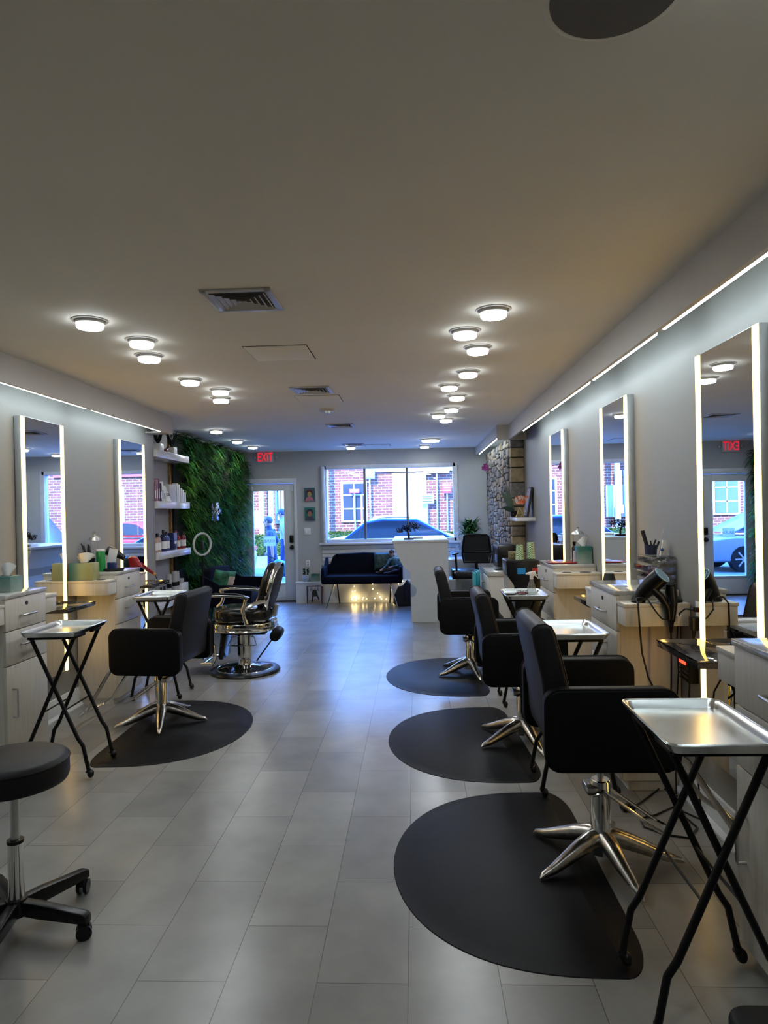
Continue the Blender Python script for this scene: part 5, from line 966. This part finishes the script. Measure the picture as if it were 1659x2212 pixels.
# right side
t = thing('red_tray', 'flat red tray lying on the far right cabinet', 'tray', (1.19, 5.66, 1.0985)); MB().bx(-0.10, 0.12, -0.10, 0.10, 0.004, 0.013, 0.004).obj('tray_panel', RED, t)
t = thing('spray_can', 'dark slim bottles beside the tissue box on the far right cabinet', 'bottle', (1.33, 5.74, 1.0985), group='dark bottles'); MB().lathe([(0, 0), (0.02, 0), (0.022, 0.12), (0.010, 0.14), (0.016, 0.17), (0, 0.175)], seg=16).obj('bottle_body', BLACKP, t)
t = thing('comb_stand', 'grey blue tapering bottle before the jar on the far right cabinet', 'bottle', (1.315, 5.65, 1.0985)); MB().lathe([(0, 0), (0.02, 0), (0.014, 0.10), (0, 0.10)], seg=16).obj('bottle_body', GY, t)
# clear drawer box
t = thing('drawer_organizer', 'clear acrylic drawer box full of hair clips on the middle right cabinet', 'organizer', (1.37, 3.93, 1.0985))
m = MB(); 
for z in (0, 0.046, 0.09, 0.134, 0.175): m.bx(-0.063, 0.063, -0.125, 0.125, z, z+0.003)
m.bx(-0.063, 0.063, -0.128, -0.125, 0, 0.178); m.bx(-0.063, 0.063, 0.125, 0.128, 0, 0.178); m.bx(0.060, 0.063, -0.125, 0.125, 0, 0.178); m.obj('organizer_case', CLEAR, t, smooth=False)
r = random.Random(21); CL = [mat('pink clip', (0.55, 0.04, 0.18), 0.4), mat('orange clip', (0.60, 0.10, 0.02), 0.4), mat('black clip', (0.02, 0.02, 0.03), 0.4), mat('lilac clip', (0.30, 0.28, 0.55), 0.4), mat('silver clip', (0.5, 0.5, 0.5), 0.3, 0.8)]
for i, z in enumerate((0.004, 0.050, 0.094, 0.138)):
    dx = -0.022 if i == 2 else 0; m = MB(); hz = 0.036; m.bx(-0.066+dx, -0.062+dx, -0.122, 0.122, z, z+hz); m.bx(-0.062+dx, 0.055+dx, -0.122, -0.119, z, z+hz*0.8); m.bx(-0.062+dx, 0.055+dx, 0.119, 0.122, z, z+hz*0.8); m.bx(-0.062+dx, 0.055+dx, -0.12, 0.12, z, z+0.002)
    m.tube([(-0.067+dx, -0.12, z+0.001), (-0.067+dx, 0.12, z+0.001), (-0.067+dx, 0.12, z+hz), (-0.067+dx, -0.12, z+hz)], 0.0015, 5, True)
    dr = m.obj('organizer_drawer', CLEAR, t, smooth=False)
    m = MB()
    for k in range(34): m.box((r.uniform(-.055, .04)+dx, r.uniform(-.11, .11), z+0.006+r.uniform(0, 0.018)), (r.uniform(.012, .035), 0.006, 0.008), 0.0, (r.uniform(-.5, .5), r.uniform(-.5, .5), r.uniform(0, 3)), r.choice([[2, 4, 4], [4, 2, 0], [0, 1, 3, 4, 3], [2, 4, 4]][i]))
    c = m.obj('hair_clips', CL, dr, smooth=False); c['kind'] = 'stuff'
t = thing('comb_cup', 'dark cup of combs standing on the clear drawer box', 'cup', (1.365, 4.0, 1.2775)); MB().lathe([(0, 0), (0.033, 0), (0.036, 0.055), (0.032, 0.055), (0.030, 0.004), (0, 0.004)], seg=20).obj('cup_body', mat('navy smoke plastic', (0.02, 0.025, 0.06), 0.3), t)
for x0, x1, z1, w in ((-0.01, -0.045, 0.14, 0.011), (0.01, 0.0, 0.08, 0.004), (0.02, 0.05, 0.075, 0.006), (0.0, 0.03, 0.085, 0.005)): MB().tube([(x0, 0, 0.01), (x1, 0.0, z1)], w, 6).obj('comb', MATTEB, t)
t = thing('tail_comb', 'thin long comb standing upright on the clear drawer box', 'comb', (1.375, 3.86, 1.2775)); MB().tube([(-0.018, 0, 0.0), (0.0, 0, 0.07), (0.018, 0, 0.165)], [0.005, 0.003, 0.0015], 6).obj('comb_shaft', STEEL, t)
t = thing('white_holder', 'white tapering plastic holder with blue button on the clear drawer box', 'holder', (1.40, 3.90, 1.2775)); MB().prism([(-0.022, 0), (0.026, 0), (0.014, 0.085), (-0.004, 0.088)], 'y', -0.015, 0.015, 0.003).obj('holder_body', WHITEP, t); MB().ball((-0.012, -0.016, 0.035), 0.010).obj('blue_button', BLU, t)
# hair dryers in the tool holder
HZ = 1.0465
t = thing('hair_dryer', 'big black hair dryer with blue grille standing in the middle right tool holder', 'hair dryer', (1.19, 3.69, HZ))
m = MB(); m.tube([(0.0, 0.0, 0.0), (0.004, 0, 0.02), (0.022, -0.012, 0.05), (0.06, -0.04, 0.10), (0.098, -0.07, 0.145)], [0.040, 0.034, 0.040, 0.048, 0.047], 22); m.obj('dryer_body', BLACKP, t, ang=60)
d = Vector((0.038, -0.03, 0.045)).normalized(); p = Vector((0.098, -0.07, 0.145)); m = MB(); m.cyl(p, p+d*0.006, 0.043, seg=24); m.obj('rear_grille', mat('blue mesh grille', (0.01, 0.12, 0.40), 0.3, var=0.3, scale=80), t)
m = MB(); a = d.orthogonal().normalized(); b = d.cross(a); pp = p+d*0.007
m.tube([pp+(a*math.cos(2*PI*i/24)+b*math.sin(2*PI*i/24))*0.0445 for i in range(24)], 0.003, 6, True)
for q in (-0.028, -0.014, 0, 0.014, 0.028): L_ = math.sqrt(0.043**2-q*q); m.cyl(pp+a*q-b*L_, pp+a*q+b*L_, 0.0014, seg=5); m.cyl(pp+b*q-a*L_, pp+b*q+a*L_, 0.0014, seg=5)
m.obj('grille_rim', mat('light blue rim', (0.35, 0.55, 0.70), 0.3), t)
m = MB(); m.tube([(0.045, -0.055, 0.085), (0.09, -0.085, 0.035), (0.12, -0.095, -0.02), (0.125, -0.095, -0.085)], [0.020, 0.020, 0.018, 0.014], 12); m.obj('handle', BLACKP, t)
m = MB(); m.tube([(-0.028, -0.045, 0.025), (0.0, -0.055, 0.03), (0.035, -0.055, 0.015), (0.05, -0.10, -0.03), (0.085, -0.10, -0.075), (0.12, -0.10, -0.085)], 0.0042, 7); m.tube([(-0.028, -0.045, 0.025), (-0.032, -0.09, 0.0), (-0.03, -0.10, -0.1), (-0.02, -0.10, -0.25), (0.01, -0.10, -0.38), (0.05, -0.09, -0.46), (0.06, -0.06, -0.7)], 0.0048, 7); m.obj('cord', BLACKP, t)
t = thing('hair_dryer', 'slim black hair dryer hanging with its handle down beside the blue grilled one', 'hair dryer', (1.335, 3.69, HZ))
m = MB(); m.tube([(0.045, 0, -0.005), (0.02, -0.03, 0.02), (0.008, -0.05, 0.06), (0.004, -0.055, 0.10)], [0.042, 0.03, 0.030, 0.024], 16); m.obj('dryer_body', BLACKP, t, ang=60)
m = MB(); m.tube([(0.006, -0.075, 0.085), (0.004, -0.10, 0.0), (-0.008, -0.10, -0.09)], [0.020, 0.018, 0.015], 10); m.obj('handle', BLACKP, t)
m = MB(); m.tube([(-0.012, -0.10, -0.08), (-0.014, -0.10, -0.15)], [0.018, 0.007], 8); m.tube([(-0.014, -0.10, -0.15), (-0.014, -0.10, -0.3), (-0.02, -0.10, -0.5), (0.0, -0.09, -0.62), (-0.02, -0.08, -0.8)], 0.0045, 7); m.obj('cord', BLACKP, t)
t = thing('diffuser', 'black bowl shaped hair dryer diffuser at the far end of the middle right cabinet', 'diffuser', (1.23, 4.375, HZ)); MB().lathe([(0, 0), (0.048, 0), (0.046, 0.02), (0.034, 0.07), (0.030, 0.088), (0, 0.085)], seg=24).obj('diffuser_bowl', MATTEB, t)
# plugs and cords under the near mirror
t = thing('wall_outlet', 'white wall outlet with black plugs beside the near right mirror', 'outlet', (XR, 3.52, 1.01)); MB().bx(-0.006, 0, -0.036, 0.036, -0.058, 0.058, 0.003).obj('outlet_plate', WHITEP, t)
t = thing('tagged_cable', 'black cord with white tag plugged in beside the near right mirror', 'cord', (XR-0.007, 3.50, 1.03)); m = MB(); m.bx(-0.03, 0, -0.015, 0.015, -0.012, 0.012, 0.004); m.tube([(-0.03, 0, 0), (-0.06, 0.03, 0.0), (-0.065, 0.09, -0.03), (-0.06, 0.13, -0.08), (-0.06, 0.15, -0.2), (-0.05, 0.16, -0.35), (-0.05, 0.19, -0.5), (-0.06, 0.2, -0.75), (-0.06, 0.2, -1.02)], 0.0045, 7); m.obj('cord_line', BLACKP, t)
MB().tube([(-0.0655, 0.10, -0.045), (-0.060, 0.135, -0.095)], 0.012, 10).obj('tag', PAPER, t)
t = thing('power_adapter', 'black plug in adapter below the outlet by the near right mirror', 'adapter', (XR-0.006, 3.50, 0.965)); MB().bx(-0.05, 0, -0.025, 0.025, -0.04, 0.03, 0.008).obj('adapter_body', BLACKP, t); MB().tube([(-0.03, 0, -0.03), (-0.035, 0.0, -0.08), (-0.04, 0.02, -0.2), (-0.04, 0.06, -0.4), (-0.04, 0.0, -0.6), (-0.035, -0.05, -0.92)], [0.012, 0.006, 0.0045, 0.0045, 0.0045, 0.0045], 7).obj('cord', BLACKP, t)
t = thing('power_strip', 'black caged power strip with red glow under the near mirror shelf', 'power strip', (XR, 3.60, 0.70)); MB().bx(-0.05, 0, -0.06, 0.06, -0.06, 0.08, 0.006).obj('strip_case', BLACKP, t)
for k in range(5): MB().bx(-0.056, -0.05, -0.055, 0.055, -0.05+k*0.025, -0.044+k*0.025, 0.001).obj('cage_bar', BLACKM, t)
MB().bx(-0.054, -0.0505, -0.02, 0.055, 0.03, 0.07).obj('red_lamp', emis('red pilot glow', (1, 0.05, 0.02), 0.8), t)
t = thing('floor_cord', 'loops of black cord with a plug lying on the floor behind the near chair', 'cord', (0, 0, 0.006)); m = MB(); m.tube([(1.37, 3.68, 0), (1.33, 3.80, 0), (1.24, 3.70, 0), (1.15, 3.60, 0), (1.08, 3.53, 0.004)], 0.0048, 7); m.tube([(1.39, 3.40, 0), (1.30, 3.55, 0), (1.18, 3.46, 0), (1.09, 3.42, 0), (1.08, 3.33, 0), (1.16, 3.25, 0), (1.25, 3.22, 0), (1.33, 3.32, 0), (1.31, 3.50, 0), (1.38, 3.75, 0)], 0.0048, 7); m.obj('cord_line', BLACKP, t)
MB().box((1.06, 3.52, 0.014), (0.075, 0.04, 0.028), 0.008, (0, 0, 0.3)).obj('plug', BLACKP, t)
# on the third tray
t = thing('spray_bottle', 'clear spray bottle with white trigger on the far right tray', 'spray bottle', (0.925, 5.48, 0.856)); MB().lathe([(0, 0), (0.036, 0), (0.038, 0.02), (0.034, 0.07), (0.015, 0.12), (0.014, 0.135), (0, 0.135)], seg=22).obj('bottle_body', glassy('milky clear plastic', (0.80, 0.83, 0.84), 0.3, 0.15), t)
m = MB(); m.cyl((0, 0, 0.132), (0, 0, 0.155), 0.015); m.prism([(-0.045, 0.172), (-0.04, 0.182), (-0.015, 0.19), (0.03, 0.198), (0.036, 0.175), (0.015, 0.155), (-0.012, 0.155), (-0.015, 0.168)], 'y', -0.011, 0.011, 0.003); m.tube([(0.015, 0, 0.168), (0.04, 0, 0.155), (0.055, 0, 0.132)], [0.006, 0.005, 0.003], 6); m.obj('trigger', WHITEP, t)
t = thing('hair_brush', 'burgundy hair brush lying on the far right tray', 'brush', (0.80, 5.47, 0.870)); MB().tube([(-0.09, 0, 0), (-0.02, 0, 0.0), (0.0, 0, 0.004)], [0.010, 0.007, 0.008], 8).obj('handle', BLACKP, t); MB().ball((0.045, 0, 0.008), 0.05, (1, 0.5, 0.28)).obj('brush_head', mat('burgundy plastic', (0.08, 0.01, 0.02), 0.3), t)
m = MB()
for i in range(9):
    for j in (-1, 0, 1): m.cyl((0.005+i*0.010, j*0.010, 0.015), (0.005+i*0.010, j*0.012, 0.036), 0.0012, seg=4)
m.obj('bristles', BLACKP, bpy.data.objects[t.name]); 
t = thing('shampoo_card', 'blue and white leaflet hanging at the far left mirror', 'leaflet', (-2.69, 6.14, 0.98)); MB().bx(-0.06, 0.06, -0.002, 0.002, -0.045, 0.045).obj('leaflet_sheet', mat('pale blue print', (0.35, 0.50, 0.75), 0.5), t)

# ================================================================== the street outside
GZ = -0.12
def ground_mat(name, c, v, sc): return mat(name, c, 0.85, var=v, scale=sc, bump=0.2, bscale=30)
struct(MB().bx(-60, 60, BY1, 60, GZ-0.2, GZ).obj('ground', ground_mat('asphalt', (0.10, 0.10, 0.105), 0.15, 3), smooth=False))
struct(MB().bx(-16, 16, BY1, BY1+1.3, GZ, GZ+0.10).obj('sidewalk', ground_mat('concrete', (0.20, 0.195, 0.185), 0.08, 4), smooth=False))
def brick_mat():
    m = bpy.data.materials.new('red brick'); m.use_nodes = True; nt = m.node_tree; N = nt.nodes; L = nt.links
    g = N.new('ShaderNodeNewGeometry'); s = N.new('ShaderNodeSeparateXYZ'); c = N.new('ShaderNodeCombineXYZ'); b = N.new('ShaderNodeTexBrick'); L.new(g.outputs['Position'], s.inputs[0]); L.new(s.outputs['X'], c.inputs[0]); L.new(s.outputs['Z'], c.inputs[1]); L.new(c.outputs[0], b.inputs['Vector'])
    b.inputs['Scale'].default_value = 1; b.inputs['Brick Width'].default_value = 0.30; b.inputs['Row Height'].default_value = 0.11; b.inputs['Mortar Size'].default_value = 0.012
    b.inputs['Color1'].default_value = (0.15, 0.045, 0.032, 1); b.inputs['Color2'].default_value = (0.09, 0.028, 0.022, 1); b.inputs['Mortar'].default_value = (0.22, 0.18, 0.15, 1)
    L.new(b.outputs['Color'], N['Principled BSDF'].inputs['Base Color']); N['Principled BSDF'].inputs['Roughness'].default_value = 0.9; return m
BRK = brick_mat(); TRW = mat('white painted wood trim', (0.34, 0.33, 0.31), 0.6); DKG = mat('dark window glass', (0.03, 0.04, 0.05), 0.1)
bd = thing('brick_building', 'red brick building with white columns and windows across the parking lot', 'building', (0, 28, GZ))
MB().bx(-26, 26, 0, 6, 0, 7.5).obj('brick_wall', BRK, bd, smooth=False)
MB().bx(-26, 26, -0.15, 0, 0, 0.45).obj('foundation', TRW, bd, smooth=False)
for x in (-6.24, -5.85, -5.32, -3.6): MB().cyl((x, -0.6, 0), (x, -0.6, 6.2), 0.11, seg=14).obj('column', TRW, bd)
MB().bx(-9.5, -3.6, -0.9, 0, 4.1, 4.5).obj('porch_beam', TRW, bd, smooth=False)
def bwin(x0, x1, z0, z1, nx=2, nz=3):
    w = MB().bx(x0, x1, -0.08, 0, z0, z1, 0.01).obj('window', TRW, bd)
    MB().bx(x0+0.1, x1-0.1, -0.10, -0.08, z0+0.1, z1-0.1).obj('pane', DKG, w, smooth=False)
    m = MB()
    for i in range(1, nx): x = x0+(x1-x0)*i/nx; m.bx(x-0.025, x+0.025, -0.115, -0.10, z0+0.1, z1-0.1)
    for i in range(1, nz): z = z0+(z1-z0)*i/nz; m.bx(x0+0.1, x1-0.1, -0.115, -0.10, z-0.025, z+0.025)
    m.obj('glazing_bars', TRW, w)
for x in (-12.2, -9.8, -2.5, 2.3, 4.6, 7.2, 9.8, 12.4): bwin(x-0.55, x+0.55, 1.2, 2.9)
for x in (-12, -9.3, -2.8, 0.2, 3.2, 6.2, 9.2): bwin(x-0.55, x+0.55, 4.7, 6.6)
MB().bx(-5.8, -5.0, -0.12, 0, 1.2, 2.5, 0.02).obj('shutter', mat('grey louvre', (0.28, 0.30, 0.34), 0.6), bd)
for k in range(3): MB().cyl((-5.72+k*0.14, -0.2, 1.6), (-5.72+k*0.14, -0.2, 3.1), 0.04, seg=10).obj('conduit', mat('grey conduit', (0.35, 0.37, 0.42), 0.4), bd)
MB().bx(-5.68, -5.35, -0.3, -0.02, 1.35, 1.7, 0.02).obj('meter_box', MATS['grey conduit'], bd)
MB().bx(-0.9, 0.5, -0.06, 0, 1.0, 3.2).obj('door', mat('beige door', (0.55, 0.45, 0.32), 0.6), bd)
MB().bx(-1.9, 5.6, -0.10, 0, 3.25, 3.75).obj('fascia_board', TRW, bd, smooth=False)
MB().bx(5.8, 8.5, -0.12, 0, 3.3, 4.0).obj('awning_panel', mat('red awning', (0.40, 0.05, 0.05), 0.7), bd)
t = thing('street_sign', 'white notice board with rounded corners outside the door', 'sign', (-6.52, 27.45, GZ)); MB().prism(rrect(-0.16, 0.16, 1.05, 1.75, 0.05), 'y', -0.03, 0.0).obj('sign_plate', TRW, t); MB().bx(-0.04, 0.04, 0, 0.06, 0, 0.8).obj('sign_post', STEEL, t)
for k, (z, m_, w) in enumerate(((1.62, 'grey print', 0.2), (1.5, 'grey print', 0.22), (1.25, 'red print', 0.15))): MB().bx(-w/2, w/2, -0.035, -0.03, z-0.025, z+0.025).obj('printed_line', mat(m_, (0.45, 0.45, 0.48) if k < 2 else (0.6, 0.15, 0.15), 0.6), t)
def hedge(x, y, w, h, label, seed):
    t = thing('hedge', label, 'hedge', (x, y, GZ), group='hedges along the brick building'); r = random.Random(seed); MB().bx(-w/2*0.9, w/2*0.9, -0.3, 0.3, 0, h*0.88, 0.15).obj('hedge_core', mat('hedge core', (0.03, 0.08, 0.02), 0.9), t)
    m = MB()
    for k in range(int(900*w)):
        a = r.uniform(-w/2, w/2); u = r.random()
        p = (a, -0.32-r.uniform(0, .06), r.uniform(0, h)) if u < 0.6 else (a, r.uniform(-.3, .3), h*0.9)
        m.blade(p, (r.uniform(-1, 1), -0.6, r.uniform(0, 1)), (r.uniform(-1, 1), 0.2, 1), 0.09, 0.05, 0.1, r.choice([0, 0, 1]), k=2)
    f = m.obj('foliage', [mat('hedge leaf light', (0.10, 0.15, 0.02), 0.6), mat('hedge leaf', (0.05, 0.10, 0.02), 0.6)], t, smooth=False); f['kind'] = 'stuff'
hedge(-6.12, 26.2, 0.6, 0.85, 'clipped light green bush outside, left of the walking people', 1); hedge(-5.0, 26.2, 0.95, 0.85, 'clipped light green bush outside, right of the walking people', 2)
hedge(-2.6, 26.4, 1.6, 0.9, 'clipped green bush behind the window, left', 3); hedge(1.9, 26.4, 2.0, 0.8, 'clipped green bush behind the window, right', 4)
def car(name, label, loc, rz, paint, L=4.4, H=1.45, W=1.75, van=False):
    t = thing(name, label, 'car', loc, rz, group='parked cars'); a = L/2
    if van: body = [(-a, 0.35), (-a, 0.75), (-a+0.06, 1.0), (-a+0.9, 1.08), (a-0.05, 1.08), (a, 0.9), (a, 0.35)]; roof = [(-a+0.75, 1.06), (-a+1.35, H-0.04), (-a+1.7, H), (a-0.35, H), (a-0.1, 1.06)]
    else: body = [(-a, 0.35), (-a-0.02, 0.60), (-a+0.08, 0.78), (-a+1.0, 0.92), (a-0.6, 0.98), (a-0.04, 0.90), (a, 0.60), (a-0.03, 0.35)]; roof = [(-a+0.95, 0.90), (-a+1.65, H-0.06), (-a+2.0, H), (a-1.5, H-0.02), (a-0.55, 0.96)]
    body = [(x, z-0.10) for x, z in body]; roof = [(x, z) for x, z in roof]
    MB().prism([(x, z) for x, z in body], 'y', -W/2, W/2, 0.07, seg=3).obj('car_body', paint, t, ang=50)
    MB().prism(roof, 'y', -W/2+0.14, W/2-0.14, 0.05, seg=3).obj('cabin', paint, t, ang=50)
    cxm = sum(x for x, _ in roof)/len(roof); czm = sum(z for _, z in roof)/len(roof)
    MB().prism([(cxm+(x-cxm)*0.88, czm+(z-czm)*0.78) for x, z in roof], 'y', -W/2+0.125, W/2-0.125).obj('side_glass', DKG, t)
    for x in (-a+0.8, a-0.8):
        for s in (-1, 1):
            w = MB().cyl((x, s*(W/2-0.20), 0.32), (x, s*(W/2+0.01), 0.32), 0.32, seg=24).obj('wheel', BLACKP, t)
            m = MB(); m.cyl((x, s*(W/2+0.008), 0.32), (x, s*(W/2+0.016), 0.32), 0.06, seg=12)
            for k in range(7): q = 2*PI*k/7; m.box((x+0.12*math.cos(q), s*(W/2+0.012), 0.32+0.12*math.sin(q)), (0.20, 0.01, 0.035), 0, (0, -q, 0))
            m.obj('rim', STEEL, w)
    for s in (-1, 1): MB().box((a-0.02, s*(W/2-0.22), 0.72), (0.08, 0.34, 0.12), 0.03).obj('tail_light', mat('red lens', (0.45, 0.01, 0.01), 0.2), t); MB().box((-a+0.04, s*(W/2-0.22), 0.58), (0.10, 0.34, 0.12), 0.03).obj('head_light', STEEL, t)
    for s in (-1, 1): MB().box((-a+1.35, s*(W/2-0.02), 0.98), (0.12, 0.16, 0.10), 0.03).obj('side_mirror', paint, t)
BLU2 = mat('dark blue car paint', (0.02, 0.05, 0.18), 0.2, var=0.02); SIL = mat('silver car paint', (0.24, 0.25, 0.28), 0.2, 0.3, var=0.02)
car('parked_car', 'dark blue car parked outside the window, its roof just above the sill', (-0.6, 15.7, GZ), 0.0, BLU2, 4.3, 1.5)
car('parked_car', 'dark blue van parked farther right outside the window', (3.95, 15.6, GZ), 0.0, mat('navy car paint', (0.02, 0.025, 0.08), 0.25, var=0.02), 4.6, 1.85, 1.8, True)
car('parked_car', 'silver car parked outside to the left, seen in the near right mirror', (-6.6, 17.6, GZ), PI*0.0, SIL, 4.5, 1.45)
car('parked_car', 'white car parked across the lot behind the walking people', (-0.9, 24.2, GZ), 0.1, mat('white car paint', (0.35, 0.35, 0.35), 0.25, var=0.02), 4.4, 1.5)
car('parked_car', 'red car parked across the lot to the right', (4.6, 24.0, GZ), 0.0, mat('red car paint', (0.35, 0.02, 0.03), 0.25, var=0.02), 4.2, 1.45)

t = thing('paper_scrap', 'small cream scrap on the floor at the left picture edge by the stool caster', 'paper', (-1.535, 2.33, 0.001)); MB().box((0, 0, 0.006), (0.03, 0.05, 0.012), 0.004, (0, 0, 0.5)).obj('scrap', mat('cream paper', (0.6, 0.55, 0.40), 0.6), t)

# signs and posts in front of the brick building
for x0, x1, z0, z1, c, lab, cat in ((-2.66, -2.25, 2.28, 2.45, (0.45, 0.05, 0.14), 'pink banner on the brick building seen through the left window pane', 'banner'),
        (0.25, 0.80, 1.80, 2.15, (0.42, 0.42, 0.42), 'white sign board with dark lettering seen through the right window pane', 'sign'),
        (1.15, 1.52, 2.20, 2.62, (0.35, 0.03, 0.03), 'red sign board at the right edge of the window view', 'sign'),
        (0.40, 1.45, 3.02, 3.28, (0.28, 0.20, 0.10), 'tan awning board at the upper right of the window view', 'awning'),
        (-2.05, -1.60, 2.86, 3.32, (0.14, 0.28, 0.36), 'pale blue sign board at the top of the middle window pane', 'sign')):
    t = thing('street_sign', lab, cat, ((x0+x1)/2, 27.7, z0)); t['kind'] = 'thing'; w = (x1-x0)/2
    MB().bx(-w, w, -0.04, 0.04, 0, z1-z0, 0.01).obj('board_panel', mat('board '+lab[:12], c, 0.6), t)
    MB().bx(-0.03, 0.03, 0.04, 0.10, GZ-z0, z1-z0-0.05).obj('board_post', STEEL, t)
    for k in range(3): MB().bx(-w*0.75, w*0.75, -0.046, -0.04, (z1-z0)*(0.22+0.25*k), (z1-z0)*(0.32+0.25*k)).obj('printed_line', mat('dark print', (0.02, 0.04, 0.05), 0.6) if cat == 'sign' and c[0] > 0.4 else mat('pale print', (0.40, 0.38, 0.36), 0.6), t)
t = thing('orange_post', 'slim orange traffic post seen beside the left window mullion', 'post', (-2.10, 26.9, GZ)); MB().lathe([(0.12, 0), (0.05, 0.06), (0.045, 2.3), (0, 2.32)], seg=14).obj('post_tube', mat('orange plastic', (0.45, 0.10, 0.02), 0.5), t)
for o in bpy.data.objects:
    if o.parent is None and o.get('category') and not o.get('kind'): o['kind'] = 'thing'
